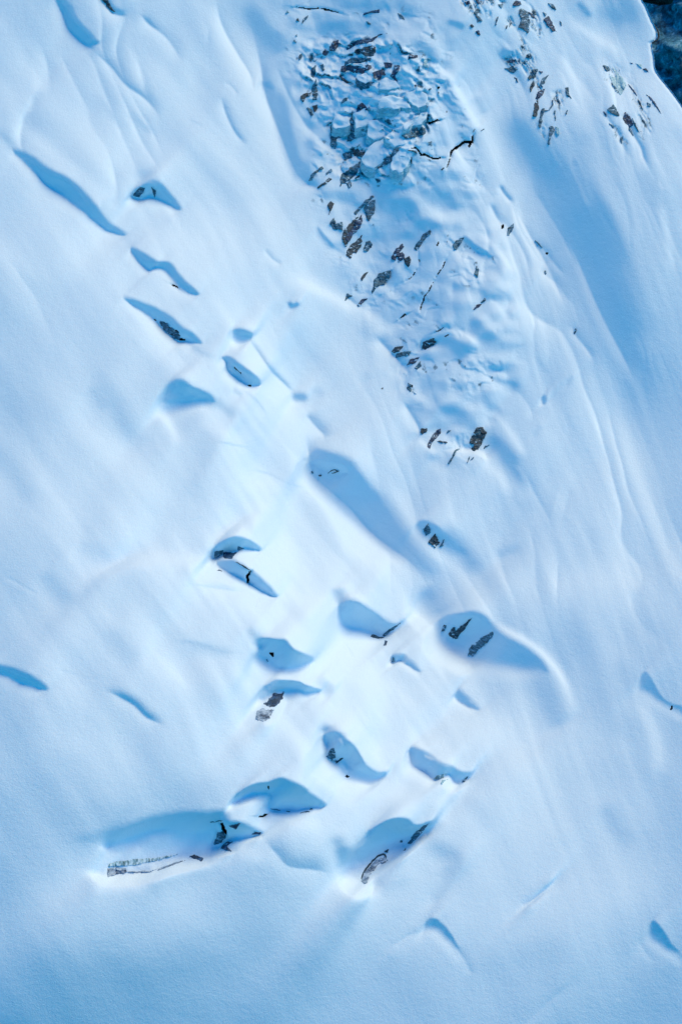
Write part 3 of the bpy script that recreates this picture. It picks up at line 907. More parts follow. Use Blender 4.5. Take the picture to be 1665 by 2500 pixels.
#THINGS
# upper icefall (Z2)
thing(RO, RC, 'brown rock knob at the upper left of the icefall, below a snow lip', [('Z2', [(430,345),(460,300),(508,288),(500,340),(470,380),(440,372)], 'rock', 'rock_face')], GI)
thing(RO, RC, 'long thin brown rock ledge rising right above the darkest ice of the icefall', [('Z2', [(560,335),(640,292),(740,280),(800,248),(900,236),(800,262),(745,312),(640,330),(562,372)], 'rock', 'rock_face')], GI)
thing(IC, IO, 'darkest, nearly black lump of ice at the top middle of the icefall', [('Z2', [(612,372),(690,342),(730,335),(775,345),(772,392),(740,418),(660,412),(620,398)], 'dark', 'ice_face'), ('Z2', [(545,450),(600,424),(700,425),(745,428),(740,450),(620,464),(540,482)], 'teal', 'ice_face')], GI)
thing(RO, RC, 'flat brown rock band under a white snow slab in the icefall', [('Z2', [(590,492),(680,473),(745,480),(772,495),(705,522),(680,542),(630,537),(600,516)], 'rock', 'rock_face'), ('Z2', [(515,522),(522,490),(560,480),(580,508),(545,532)], 'rock', 'rock_face'), ('Z2', [(505,545),(520,560),(560,590),(590,608),(560,612),(520,590)], 'dark', 'undercut_edge')], GI)
thing(RO, RC, 'brown rock wedge right of the flat brown rock band', [('Z2', [(750,532),(835,508),(847,550),(800,590),(762,592)], 'rock', 'rock_face')], GI)
thing(RO, RC, 'small square reddish brown rock above the brown rock wedge', [('Z2', [(838,462),(898,458),(892,502),(842,502)], 'rock', 'rock_face')], GI)
thing(RO, RC, 'narrow forked brown rock strip at the left of a white snow hump', [('Z2', [(878,560),(915,482),(952,480),(945,520),(918,556),(942,602),(898,582)], 'rock', 'rock_face')], GI)
thing(RO, RC, 'small brown rock scrap left of the knob, on the snow lip', [('Z2', [(378,398),(400,358),(430,378),(412,412)], 'rock', 'rock_face')], GI)
thing(IC, IO, 'two small teal ice chips at the upper left edge of the icefall', [('Z2', [(205,442),(212,402),(242,388),(230,432)], 'teal', 'ice_face'), ('Z2', [(280,425),(305,418),(302,458)], 'teal', 'ice_face')], GI)
thing(IC, IO, 'pair of upright teal ice strips hanging side by side at the left of the icefall', [('Z2', [(298,562),(304,500),(338,478),(332,540),(318,575)], 'teal', 'ice_face'), ('Z2', [(362,482),(388,468),(398,512),(384,532)], 'teal', 'ice_face')], GI)
thing(IC, IO, 'tall dark teal ice strip with a chip at its left, on the left icefall edge', [('Z2', [(303,642),(340,582),(350,700),(342,738),(313,738)], 'teal', 'ice_face'), ('Z2', [(218,712),(240,690),(302,680),(292,710),(258,722),(247,752),(225,742)], 'dark', 'ice_face')], GI)
thing(IC, IO, 'dark ice chip over a thin curved one, low on the left edge of the icefall', [('Z2', [(308,782),(347,768),(346,800),(325,835)], 'dark', 'ice_face'), ('Z2', [(268,792),(300,800),(322,850),(300,858),(280,822)], 'teal', 'ice_face')], GI)
thing(IC, IO, 'jagged teal ice wall with dark clefts at the lower left of the icefall', [('Z2', [(440,930),(468,858),(496,868),(478,935),(535,918),(470,968),(445,985)], 'teal', 'ice_face'), ('Z2', [(445,990),(520,978),(552,1000),(492,1032),(480,1092),(443,1080)], 'teal', 'ice_face'), ('Z2', [(566,1042),(588,940),(590,830),(606,812),(616,925),(650,960),(702,930),(692,960),(640,1012),(590,1042)], 'teal', 'ice_face')], GI)
thing(IC, IO, 'cluster of splintered dark ice at the bottom left corner of the icefall', [('Z2', [(528,1132),(600,1108),(602,1160),(570,1177),(545,1166)], 'teal', 'ice_face'), ('Z2', [(600,1100),(690,1098),(702,1140),(692,1172),(640,1152),(608,1140)], 'dark', 'ice_face')], GI)
thing(IC, IO, 'large leaning dark ice slab with pale stripes at the foot of the icefall', [('Z2', [(512,1335),(520,1290),(590,1230),(658,1193),(656,1250),(622,1300),(590,1322),(602,1370),(580,1388),(552,1342),(508,1378)], 'teal', 'ice_face'), ('Z2', [(630,1300),(660,1285),(655,1305),(620,1318)], 'dark', 'ice_face'), ('Z2', [(650,1272),(700,1262),(735,1270),(682,1288)], 'teal', 'ice_face')], GI)
thing(IC, IO, 'curved thin ice rims in the blue trough left of the leaning slab', [('Z2', [(283,1330),(298,1282),(380,1222),(392,1240),(332,1282),(302,1328)], 'teal', 'ice_face'), ('Z2', [(408,1275),(450,1238),(456,1260),(416,1292)], 'teal', 'ice_face'), ('Z2', [(332,1382),(400,1338),(430,1308),(458,1318),(422,1347),(350,1388)], 'dark', 'ice_face')], GI)
thing(CR, CO, 'wide teal crevasse slanting between two snow-topped blocks at the foot of the icefall', [('Z2', [(738,1248),(800,1180),(890,1130),(908,1080),(970,1078),(922,1132),(880,1190),(830,1228),(780,1242)], 'teal', 'ice_wall'), ('Z2', [(745,1244),(800,1196),(850,1170)], 'black', 'opening', 5)], GI)
thing(CR, CO, 'teal hollow with a dark floor below the bright hump on the right of the icefall', [('Z2', [(962,1002),(1040,960),(1080,928),(1142,938),(1142,980),(1072,1012),(1008,1022)], 'teal', 'ice_wall'), ('Z2', [(965,1000),(1030,965),(1060,940)], 'black', 'opening', 4)], GI)
thing(IC, IO, 'small brownish ice knob with blue rim in the middle of the icefall', [('Z2', [(628,832),(640,770),(680,752),(722,800),(692,828),(650,812)], 'rock', 'ice_face')], GI)
thing(IC, IO, 'small grey ice facet left of the middle of the icefall', [('Z2', [(518,752),(540,718),(573,720),(562,742),(520,772)], 'teal', 'ice_face')], GI)
thing(IC, IO, 'small dark ice knob alone in the snow just below the icefall', [('Z2', [(768,1312),(806,1318),(806,1340),(782,1345)], 'teal', 'ice_face')], GI)
thing(IC, IO, 'thin brown arc of ice around a round snow mound at the top of the icefall', [('Z2', [(678,112),(690,95),(760,76),(802,68),(808,95),(742,96)], 'rock', 'ice_face'), ('Z2', [(705,155),(735,168),(742,185),(715,182)], 'teal', 'ice_face')], GI)
thing(IC, IO, 'little blue ice chip right of the round snow mound', [('Z2', [(932,92),(972,108),(988,148),(950,132)], 'teal', 'ice_face')], GI)
thing(IC, IO, 'scattered small ice chips under the top left crack', [('Z2', [(188,150),(202,128),(218,162)], 'dark', 'ice_face'), ('Z2', [(233,178),(238,142),(278,112),(275,132)], 'teal', 'ice_face'), ('Z2', [(108,100),(128,76),(140,96)], 'green', 'ice_face'), ('Z2', [(165,300),(180,290),(198,318)], 'teal', 'ice_face'), ('Z2', [(183,262),(198,252),(200,272)], 'teal', 'ice_face')], GI)
thing(IC, IO, 'grey and blue ice face curling round the white hump in the upper right icefall', [('Z2', [(1008,442),(1018,398),(1082,408),(1084,426),(1042,430)], 'rock', 'ice_face'), ('Z2', [(1118,502),(1120,430),(1192,428),(1162,450),(1150,470),(1172,502)], 'blue', 'ice_face')], GI)
thing(IC, IO, 'scatter of tiny dark holes in the snow at the right rim of the icefall', [('Z2', [(1062,632),(1070,628)], 'black', 'opening', 3.5), ('Z2', [(1230,650),(1242,640)], 'black', 'opening', 4.5), ('Z2', [(1236,682),(1244,684)], 'black', 'opening', 3.5), ('Z2', [(1292,820),(1302,824)], 'black', 'opening', 3.5), ('Z2', [(1165,660),(1180,650)], 'teal', 'ice_face', 5)], GI)
thing(IC, IO, 'low teal ice band under the brown rock band', [('Z2', [(655,618),(720,604),(768,598),(745,632),(680,642)], 'teal', 'ice_face')], GI)
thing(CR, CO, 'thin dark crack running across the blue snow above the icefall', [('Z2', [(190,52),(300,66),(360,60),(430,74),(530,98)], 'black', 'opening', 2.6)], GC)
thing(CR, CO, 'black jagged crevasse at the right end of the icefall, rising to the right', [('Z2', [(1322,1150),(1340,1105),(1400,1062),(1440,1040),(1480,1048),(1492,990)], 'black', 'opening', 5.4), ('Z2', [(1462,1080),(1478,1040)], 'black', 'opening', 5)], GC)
thing(CR, CO, 'sagging dark crack left of the black jagged crevasse', [('Z2', [(1035,1092),(1075,1090),(1110,1140),(1132,1134),(1200,1166),(1262,1160)], 'black', 'opening', 3.6), ('Z2', [(1015,1105),(1050,1110),(1080,1128)], 'teal', 'ice_wall', 4)], GC)
thing(CR, CO, 'short black hooked crevasse above the big snow slab of the icefall', [('Z2', [(1160,838),(1158,905),(1200,895),(1245,882)], 'black', 'opening', 4.4)], GC)
thing(CR, CO, 'hairline crack dropping from the black jagged crevasse', [('Z2', [(1324,1155),(1310,1200),(1296,1240)], 'black', 'opening', 2.0), ('Z2', [(1280,1232),(1246,1256)], 'black', 'opening', 2.0)], GC)
thing(CR, CO, 'curved dark crack along the right side of the lowest snow-topped block', [('Z2', [(1038,1150),(1030,1210),(1000,1252),(964,1288)], 'black', 'opening', 3.0)], GC)
thing(CR, CO, 'tiny crack pair on the bright ridge right of the icefall', [('Z2', [(1485,978),(1510,942)], 'black', 'opening', 2.2), ('Z2', [(1550,962),(1572,950)], 'teal', 'opening', 2.4)], GC)
# blocks
serac('Z2', [(800,725),(862,706),(950,715),(1000,742),(1040,800),(960,790),(870,800),(792,806)], 1.9, 'long white-topped ice block with a deep blue front in the middle of the icefall')
serac('Z2', [(728,890),(790,880),(882,932),(862,988),(770,1040),(716,1000)], 1.2, 'blue-shaded square ice block left of the centre of the icefall foot', tilt=(-.2, -.2))
serac('Z2', [(832,1012),(905,960),(980,1008),(1002,1060),(912,1082),(862,1056)], 1.4, 'flat white ice block between the square block and the teal hollow')
serac('Z2', [(672,1168),(722,1082),(830,1015),(912,1100),(842,1170),(770,1238),(700,1230)], 1.5, 'largest snow-topped block at the foot of the icefall, left of the wide teal crevasse')
serac('Z2', [(885,1248),(900,1162),(950,1104),(1006,1096),(1032,1150),(1020,1200),(960,1268)], 1.3, 'rounded snow-topped block right of the wide teal crevasse')
serac('Z2', [(470,862),(502,842),(586,862),(582,920),(500,955),(452,932)], 1.5, 'small white ice block above the jagged teal wall', 'blue')
serac('Z2', [(612,832),(700,800),(772,868),(740,900),(640,945),(616,900)], 1.7, 'white triangular ice block beside the small brownish ice knob', 'blue')
serac('Z2', [(990,698),(1080,656),(1150,690),(1160,760),(1090,800),(1040,770)], 1.3, 'split pale block at the upper right of the icefall, behind the long white-topped block')
serac('Z2', [(980,912),(1060,880),(1105,840),(1165,830),(1120,910),(1060,922),(985,958)], 1.7, 'narrow bright hump above the teal hollow with the dark floor')
serac('Z2', [(560,470),(680,462),(800,448),(822,500),(780,520),(700,500),(620,482)], .9, 'thin white snow slab lying over the flat brown rock band', 'rock')
serac('Z2', [(632,560),(700,538),(762,562),(756,598),(700,612),(640,596)], 1.2, 'small white block under the flat brown rock band', 'teal')
serac('Z2', [(795,600),(850,562),(930,600),(950,640),(860,672),(800,650)], .8, 'low round snow block below the brown rock wedge')
# upper right face (Z3)
thing(IC, IO, 'wavy dark ice streak left of the top right ice cluster', [('Z3', [(152,92),(178,56),(200,68),(184,100),(214,142),(178,152),(172,118)], 'teal', 'ice_face')], GR)
thing(IC, IO, 'large speckled dark ice patch hanging at the top of the upper right face', [('Z3', [(453,92),(472,56),(520,78),(542,150),(522,222),(490,200),(453,182),(474,124)], 'teal', 'ice_face')], GR)
thing(RO, RC, 'brown rock patch with teal tail beside the large speckled ice patch', [('Z3', [(628,128),(662,108),(692,158),(720,218),(690,212),(650,172)], 'rock', 'rock_face'), ('Z3', [(620,80),(650,92),(640,112)], 'teal', 'ice_face')], GR)
thing(IC, IO, 'small ice sliver at the top edge over the brown rock patch', [('Z3', [(655,18),(692,28),(720,72),(682,60)], 'teal', 'ice_face'), ('Z3', [(735,140),(750,150),(750,182)], 'teal', 'ice_face')], GR)
thing(RO, RC, 'lone black stone on the pale ridge left of the upper right face', [('Z3', [(128,172),(142,162),(160,180),(142,192)], 'dark', 'rock_face')], GR)
thing(RO, RC, 'brown stone just below the lone black stone', [('Z3', [(168,212),(190,206),(204,238),(178,234)], 'rock', 'rock_face')], GR)
thing(RO, RC, 'row of small dark stones along the very top edge of the upper right face', [('Z3', [(92,8),(126,4),(132,26),(104,32)], 'rock', 'rock_face'), ('Z3', [(160,-5),(190,2),(205,30),(180,24)], 'rock', 'rock_face'), ('Z3', [(415,30),(440,0),(475,10),(478,36),(440,44)], 'rock', 'rock_face'), ('Z3', [(318,30),(350,24),(345,60)], 'teal', 'ice_face'), ('Z3', [(520,75),(550,90),(578,125),(545,115)], 'rock', 'rock_face')], GR)
thing(IC, IO, 'short upright ice splinter below the top edge stones', [('Z3', [(303,172),(320,112)], 'teal', 'ice_face', 3.6), ('Z3', [(372,196),(384,168)], 'dark', 'ice_face', 3), ('Z3', [(394,186),(412,150)], 'dark', 'ice_face', 3)], GR)
thing(IC, IO, 'brown-topped ice step in the deep blue pocket of the upper right face', [('Z3', [(366,415),(440,400),(452,420),(402,428)], 'rock', 'ice_face'), ('Z3', [(365,462),(420,448),(452,470),(425,502),(390,482)], 'teal', 'ice_face'), ('Z3', [(422,520),(448,528),(457,562)], 'rock', 'ice_face')], GR)
thing(IC, IO, 'small dark ice lump above the long ragged ice chain', [('Z3', [(508,392),(512,368),(548,362),(548,402)], 'teal', 'ice_face'), ('Z3', [(478,436),(500,408),(512,432)], 'teal', 'ice_face')], GR)
thing(IC, IO, 'long ragged chain of dark ice running down the middle of the upper right face', [('Z3', [(523,525),(550,468),(594,468),(572,522),(532,545)], 'teal', 'ice_face'), ('Z3', [(592,478),(622,484),(612,505)], 'rock', 'ice_face'), ('Z3', [(533,590),(560,543),(572,582),(552,602),(536,632)], 'dark', 'ice_face'), ('Z3', [(598,592),(618,532),(662,508),(642,542),(618,595)], 'teal', 'ice_face'), ('Z3', [(573,665),(590,622),(638,600),(622,642),(592,675)], 'rock', 'ice_face'), ('Z3', [(553,792),(563,702),(592,668),(597,742),(577,795)], 'dark', 'ice_face')], GR)
thing(IC, IO, 'crooked teal ice seam right of the lower end of the ragged chain', [('Z3', [(600,862),(613,782),(630,735)], 'teal', 'ice_face', 8), ('Z3', [(625,745),(660,748),(690,710),(686,680)], 'teal', 'ice_face', 3.5), ('Z3', [(702,742),(706,822)], 'teal', 'ice_face', 3.5)], GR)
thing(IC, IO, 'lowest teal ice dagger on the upper right face with a blue chip beside it', [('Z3', [(653,972),(668,878),(658,856),(690,853),(704,880),(682,922),(666,982)], 'teal', 'ice_face'), ('Z3', [(704,848),(732,868),(737,912),(716,922)], 'blue', 'ice_face')], GR)
thing(IC, IO, 'thin hooked ice sliver in the snow midway across the upper right face', [('Z3', [(774,592),(796,588),(802,640),(822,672),(780,642)], 'teal', 'ice_face')], GR)
thing(IC, IO, 'tiny teal ice tick below the thin hooked sliver', [('Z3', [(780,775),(790,745)], 'teal', 'ice_face', 4)], GR)
thing(IC, IO, 'blue-grey ice face with torn edge near the right skyline, upper one of two', [('Z3', [(1023,440),(1062,448),(1084,476),(1060,484),(1038,470)], 'teal', 'ice_face'), ('Z3', [(1090,448),(1140,500),(1184,560),(1184,592),(1150,642),(1108,612),(1088,560),(1066,500),(1110,528),(1118,508)], 'blue', 'ice_face'), ('Z3', [(1085,560),(1110,575),(1150,640),(1112,612)], 'teal', 'ice_face')], GR)
thing(RO, RC, 'brown rock face with teal tail near the right skyline, lower one of two', [('Z3', [(1058,742),(1098,706),(1124,740),(1144,792),(1090,768)], 'teal', 'ice_face'), ('Z3', [(1158,802),(1184,758),(1224,800),(1234,852),(1210,864),(1180,832)], 'rock', 'rock_face'), ('Z3', [(1224,792),(1252,840),(1284,914),(1240,852)], 'teal', 'ice_face'), ('Z3', [(1205,860),(1235,922)], 'teal', 'ice_face', 4)], GR)
thing(RO, RC, 'thin broken rock line stepping down between the two skyline outcrops', [('Z3', [(1192,558),(1240,608),(1264,652),(1224,612)], 'rock', 'rock_face'), ('Z3', [(1263,668),(1282,688),(1303,748),(1275,712)], 'dark', 'ice_face')], GR)
thing(RO, RC, 'dotted rock trail on the last snow shoulder before the right skyline', [('Z3', [(1328,692),(1352,702),(1352,727),(1330,717)], 'teal', 'rock_face'), ('Z3', [(1320,638),(1362,662),(1392,708),(1428,778),(1385,722),(1350,672)], 'rock', 'rock_face')], GR)
thing(IC, IO, 'small pale ice patch high on the right shoulder below the black ledge', [('Z3', [(1248,428),(1292,438),(1296,466)], 'blue', 'ice_face'), ('Z3', [(1208,422),(1230,426),(1236,438)], 'rock', 'rock_face'), ('Z3', [(1292,468),(1322,462),(1345,495),(1320,478)], 'rock', 'rock_face')], GR)
thing(IC, IO, 'thin ice chips along the lower shadow edge left of the brown skyline rock', [('Z3', [(1028,750),(1052,768),(1054,798)], 'rock', 'ice_face'), ('Z3', [(1068,832),(1102,848),(1104,874)], 'teal', 'ice_face'), ('Z3', [(1144,932),(1162,924),(1159,994)], 'teal', 'ice_face')], GR)
# middle icefall (Z4)
thing(IC, IO, 'small hooked dark ice strip at the left of the great dark blade', [('Z4', [(260,132),(280,106),(303,120),(286,162),(268,205),(270,165)], 'dark', 'ice_face')], GM)
thing(IC, IO, 'crumpled ice knot left of the great dark blade', [('Z4', [(272,252),(302,208),(312,250),(352,236),(358,292),(322,294),(290,282)], 'teal', 'ice_face')], GM)
thing(IC, IO, 'great dark ice blade standing up to the right with a brown face', [('Z4', [(347,348),(360,300),(425,222),(462,192),(440,250),(400,330),(380,405)], 'dark', 'ice_face'), ('Z4', [(372,345),(432,240),(480,190),(482,240),(462,285),(425,320),(392,372)], 'rock', 'ice_face'), ('Z4', [(428,182),(500,102),(552,66),(560,78),(492,140),(440,198)], 'teal', 'ice_face'), ('Z4', [(490,150),(530,105),(568,100),(564,162),(522,238),(504,205)], 'teal', 'ice_face')], GM)
thing(IC, IO, 'striped dark ice wedge under the great dark blade', [('Z4', [(372,455),(388,412),(430,370),(482,320),(474,402),(442,438),(420,432),(412,474)], 'dark', 'ice_face')], GM)
thing(IC, IO, 'small round ice plate right of the striped dark wedge', [('Z4', [(488,424),(504,370),(530,358),(548,390),(512,432)], 'teal', 'ice_face')], GM)
thing(CR, CO, 'blue-walled gash between white snow flaps in the middle of the icefall', [('Z4', [(803,412),(830,370),(870,320),(917,283),(922,312),(872,362),(830,422)], 'teal', 'ice_wall'), ('Z4', [(885,320),(918,300)], 'black', 'opening', 4)], GM)
thing(RO, RC, 'brown and grey rock lump with black foot beside the blue-walled gash', [('Z4', [(663,462),(688,420),(740,374),(748,400),(712,442),(692,488),(670,482)], 'rock', 'rock_face'), ('Z4', [(700,442),(742,430),(752,472),(712,502)], 'rock', 'rock_face'), ('Z4', [(750,472),(782,458),(793,490),(776,530),(750,497)], 'dark', 'rock_face')], GM)
thing(IC, IO, 'small leaf-shaped grey ice face right of the blue-walled gash', [('Z4', [(1058,392),(1078,354),(1128,338),(1112,382),(1080,418),(1064,412)], 'teal', 'ice_face')], GM)
thing(IC, IO, 'slim curved ice sliver left of the bird-shaped ice face', [('Z4', [(472,592),(498,564),(528,553),(492,600),(480,618)], 'dark', 'ice_face')], GM)
thing(IC, IO, 'bird-shaped ice face with a pointed tail below the brown and grey rock lump', [('Z4', [(540,694),(553,612),(590,568),(664,548),(657,592),(630,632),(572,652),(547,697)], 'teal', 'ice_face'), ('Z4', [(630,620),(652,585),(662,556)], 'black', 'opening', 2.6)], GM)
thing(IC, IO, 'two small ice flaps on the left rim of the icefall below the bird-shaped face', [('Z4', [(370,748),(384,694),(420,712),(400,722)], 'teal', 'ice_face'), ('Z4', [(448,772),(478,730),(518,728),(462,780)], 'rock', 'ice_face')], GM)
thing(CR, CO, 'short upright black hole beside a teal ice leaf on the right ridge', [('Z4', [(1370,282),(1382,258)], 'black', 'opening', 6), ('Z4', [(1398,327),(1408,280),(1452,243),(1442,282),(1420,327)], 'teal', 'ice_wall')], GM)
thing(IC, IO, 'thin upright teal ice leaf on the snow right of the hairline cracks', [('Z4', [(1193,572),(1208,518),(1224,540),(1219,592)], 'teal', 'ice_face')], GM)
thing(IC, IO, 'brown and teal ice seam under a small white snow peak', [('Z4', [(1185,806),(1208,768),(1244,762),(1222,788)], 'rock', 'ice_face'), ('Z4', [(1232,752),(1262,722),(1268,738),(1244,760)], 'teal', 'ice_face')], GM)
thing(IC, IO, 'dark ice mouth with ragged top tucked under the right snow brow', [('Z4', [(860,1048),(868,1004),(918,988),(958,1010),(920,1032),(880,1058)], 'dark', 'ice_face'), ('Z4', [(905,1000),(942,984)], 'dark', 'ice_face', 3)], GM)
thing(IC, IO, 'stairway of four dark ice teeth along the left edge of the icefall', [('Z4', [(668,1064),(688,1040),(743,1028),(722,1062),(685,1077)], 'dark', 'ice_tooth'), ('Z4', [(692,1108),(700,1080),(793,1058),(782,1092)], 'teal', 'ice_tooth'), ('Z4', [(762,1158),(788,1116),(853,1098),(822,1138)], 'rock', 'ice_tooth'), ('Z4', [(812,1172),(852,1128),(858,1162),(830,1182)], 'teal', 'ice_tooth')], GM)
thing(IC, IO, 'little forked ice piece below the stairway of dark teeth', [('Z4', [(763,1314),(774,1263),(797,1278),(792,1322)], 'teal', 'ice_face'), ('Z4', [(786,1295),(805,1282)], 'black', 'opening', 4), ('Z4', [(798,1320),(832,1335),(825,1342)], 'teal', 'ice_face')], GM)
thing(RO, RC, 'slanting brown rock tongue between small dark chips at the lower end of the icefall', [('Z4', [(893,1685),(904,1640),(950,1570),(982,1553),(983,1590),(932,1642),(912,1687)], 'rock', 'rock_face'), ('Z4', [(848,1582),(853,1553),(897,1554),(892,1582),(865,1597)], 'dark', 'rock_face'), ('Z4', [(1018,1592),(1024,1568),(1048,1570)], 'teal', 'ice_face'), ('Z4', [(955,1638),(1025,1646)], 'dark', 'ice_face', 3)], GM)
thing(RO, RC, 'large dark cracked rock in the blue hollow at the lower end of the icefall', [('Z4', [(1176,1692),(1194,1662),(1163,1650),(1184,1590),(1218,1550),(1257,1543),(1273,1590),(1242,1652),(1226,1697),(1200,1703)], 'dark', 'rock_face'), ('Z4', [(1195,1600),(1215,1560),(1250,1555),(1240,1590)], 'teal', 'rock_face'), ('Z4', [(1253,1692),(1262,1668),(1298,1660)], 'teal', 'ice_face')], GM)
thing(CR, CO, 'slanting blue crack and small notch under the large dark cracked rock', [('Z4', [(1030,1785),(1058,1740),(1075,1700),(1100,1690)], 'teal', 'ice_wall', 4.4), ('Z4', [(1150,1775),(1165,1735)], 'teal', 'ice_wall', 2.6), ('Z4', [(1166,1765),(1195,1740)], 'teal', 'ice_wall', 2.6)], GM)
thing(CR, CO, 'upper hairline crack on the smooth snow in the middle of the icefall', [('Z4', [(1010,485),(990,535),(952,588)], 'black', 'opening', 2.2)], GC)
thing(CR, CO, 'longest hairline crack, curving down the smooth snow of the icefall', [('Z4', [(938,618),(905,680),(878,718),(850,805)], 'black', 'opening', 2.2)], GC)
thing(CR, CO, 'faint hairline crack above the bird-shaped ice face', [('Z4', [(825,545),(800,590),(760,612)], 'black', 'opening', 1.8), ('Z4', [(738,628),(712,636)], 'black', 'opening', 1.8), ('Z4', [(842,440),(846,515)], 'black', 'opening', 1.6)], GC)
thing(CR, CO, 'small black slot with a thin tail left of the dark ice mouth', [('Z4', [(762,828),(745,838),(720,856)], 'black', 'opening', 3.4)], GC)
thing(CR, CO, 'small black slit right of the white snow flaps', [('Z4', [(970,366),(954,394)], 'black', 'opening', 3.6)], GC)
thing(CR, CO, 'pair of faint cracks over the dark ice mouth', [('Z4', [(1035,955),(1003,976)], 'black', 'opening', 2.2), ('Z4', [(1000,908),(980,928),(940,945)], 'black', 'opening', 1.8)], GC)
thing(CR, CO, 'tiny black tick on the bright snow left of the icefall', [('Z4', [(616,1297),(601,1309)], 'black', 'opening', 2.8)], GC)
thing(CR, CO, 'black dot and thin rim on the right ridge', [('Z11', [(460,308),(500,345)], 'teal', 'ice_wall', 3.4), ('Z11', [(518,380),(532,377)], 'black', 'opening', 6)], GC)
thing(CR, CO, 'small dark notch below the black dot on the right ridge', [('Z11', [(518,470),(519,492)], 'teal', 'opening', 4)], GC)
thing(CR, CO, 'little slot alone on the far right snow', [('Z11', [(676,822),(684,790)], 'teal', 'opening', 4)], GC)
# scooped hollows on the left
thing(IC, IO, 'dark ice bared in the arc-shaped hollow at the upper left', [('Z1', [(603,892),(640,850),(664,858),(640,898)], 'teal', 'ice_face'), ('Z1', [(690,850),(712,870),(706,905)], 'teal', 'ice_face')], GH)
thing(IC, IO, 'brown-black ice edge cut off by the top of the photo at the upper left', [('Z1', [(462,-8),(492,0),(525,55),(500,42)], 'dark', 'ice_face')], GH)
thing(CR, CO, 'tiny dark cleft at the lower lip of the double hollow', [('Z1', [(788,1298),(815,1313)], 'black', 'opening', 4)], GH)
thing(CR, CO, 'black hole with veined ice in the leaf-shaped hollow on the left', [('Z5', [(365,215),(400,218),(445,260),(492,298),(505,332),(470,337),(400,284),(362,236)], 'teal', 'ice_wall'), ('Z5', [(476,334),(500,325),(540,340),(505,347)], 'black', 'opening'), ('Z5', [(458,280),(490,292)], 'black', 'opening', 6), ('Z5', [(330,205),(345,218)], 'black', 'opening', 3)], GH)
thing(CR, CO, 'fine dark seam inside the capsule-shaped hollow', [('Z5', [(840,508),(860,532),(890,556)], 'black', 'opening', 2.6), ('Z5', [(930,628),(955,632)], 'black', 'opening', 2.6)], GH)
thing(CR, CO, 'thin curved ice cracks at the head of the long blue trough', [('Z5', [(1440,1188),(1470,1170),(1505,1177),(1462,1192)], 'dark', 'ice_wall', 3), ('Z5', [(1375,1205),(1400,1205)], 'dark', 'ice_wall', 2.6), ('Z5', [(1332,1175),(1345,1190)], 'dark', 'ice_wall', 3)], GH)
thing(IC, IO, 'three small dark ice pieces in a pocket beside the long blue trough', [('Z0', [(971,1216),(985,1203),(990,1224),(978,1233)], 'teal', 'ice_face'), ('Z0', [(984,1246),(1000,1226),(1011,1250),(1000,1260)], 'dark', 'ice_face'), ('Z0', [(1009,1258),(1022,1236),(1018,1256)], 'teal', 'ice_face')], GH)
thing(IC, IO, 'curved ice cliff with dirty lip in the upper of the two crescent hollows', [('Z6', [(188,240),(192,200),(252,192),(245,222),(205,247)], 'teal', 'ice_wall'), ('Z6', [(244,236),(250,204),(335,206),(302,247),(260,244)], 'rock', 'dirty_ice'), ('Z6', [(338,192),(344,166),(360,172),(384,181)], 'teal', 'ice_wall')], GH)
thing(CR, CO, 'black crack through the lower of the two crescent hollows', [('Z6', [(405,398),(407,352),(428,326)], 'black', 'opening', 6), ('Z6', [(425,326),(390,300),(330,266)], 'dark', 'ice_wall', 3)], GH)
thing(RO, RC, 'tiny grey stone on the bright snow left of the lower crescent hollow', [('Z6', [(204,321),(225,315),(250,329)], 'rock', 'rock_face')], GH)
thing(CR, CO, 'dark broken ice edge at the right end of the whale-shaped hollow', [('Z6', [(1185,746),(1202,724),(1240,742),(1285,744),(1240,757)], 'dark', 'ice_wall'), ('Z6', [(1258,738),(1300,700),(1388,648),(1342,696),(1280,742)], 'teal', 'ice_wall'), ('Z6', [(1268,797),(1280,764),(1299,770),(1285,803)], 'rock', 'ice_wall')], GH)
thing(CR, CO, 'black eye-shaped hole in the fish-shaped blue hollow', [('Z6', [(548,850),(562,856),(566,872)], 'black', 'opening', 6.5), ('Z6', [(525,885),(530,905)], 'teal', 'ice_wall', 3)], GH)
thing(RO, RC, 'dark grey scratched rock, upper one of the two in the hooked hollow', [('Z6', [(508,1172),(540,1140),(570,1104),(638,1096),(632,1132),(606,1177),(550,1192)], 'rock', 'rock_face')])
thing(RO, RC, 'pale grey striped rock, lower one of the two in the hooked hollow', [('Z6', [(449,1252),(464,1213),(500,1198),(582,1204),(557,1247),(522,1282),(490,1288),(460,1278)], 'grey', 'rock_face')])
thing(IC, IO, 'dark rim of ice in the small comma-shaped hollow', [('Z6', [(1322,904),(1330,870),(1345,902)], 'teal', 'ice_face')], GH)
thing(IC, IO, 'upper left dark ice streak in the wide hollow on the right', [('Z9', [(203,322),(210,290),(240,274),(238,300),(325,230),(300,272),(262,317),(240,348),(220,337)], 'dark', 'ice_face')], GH)
thing(IC, IO, 'lower right dark ice leaf in the wide hollow on the right', [('Z9', [(303,428),(318,380),(370,335),(425,312),(435,306),(432,330),(382,382),(330,434)], 'teal', 'ice_face'), ('Z9', [(422,322),(430,310)], 'black', 'opening', 6)], GH)
thing(IC, IO, 'small dark stain at the left end of the wide hollow on the right', [('Z9', [(163,302),(174,268),(193,270),(180,302)], 'teal', 'ice_face')], GH)
thing(CR, CO, 'small dark notch at the far right edge below the middle', [('Z9', [(1364,712),(1372,692)], 'black', 'opening', 5)], GH)
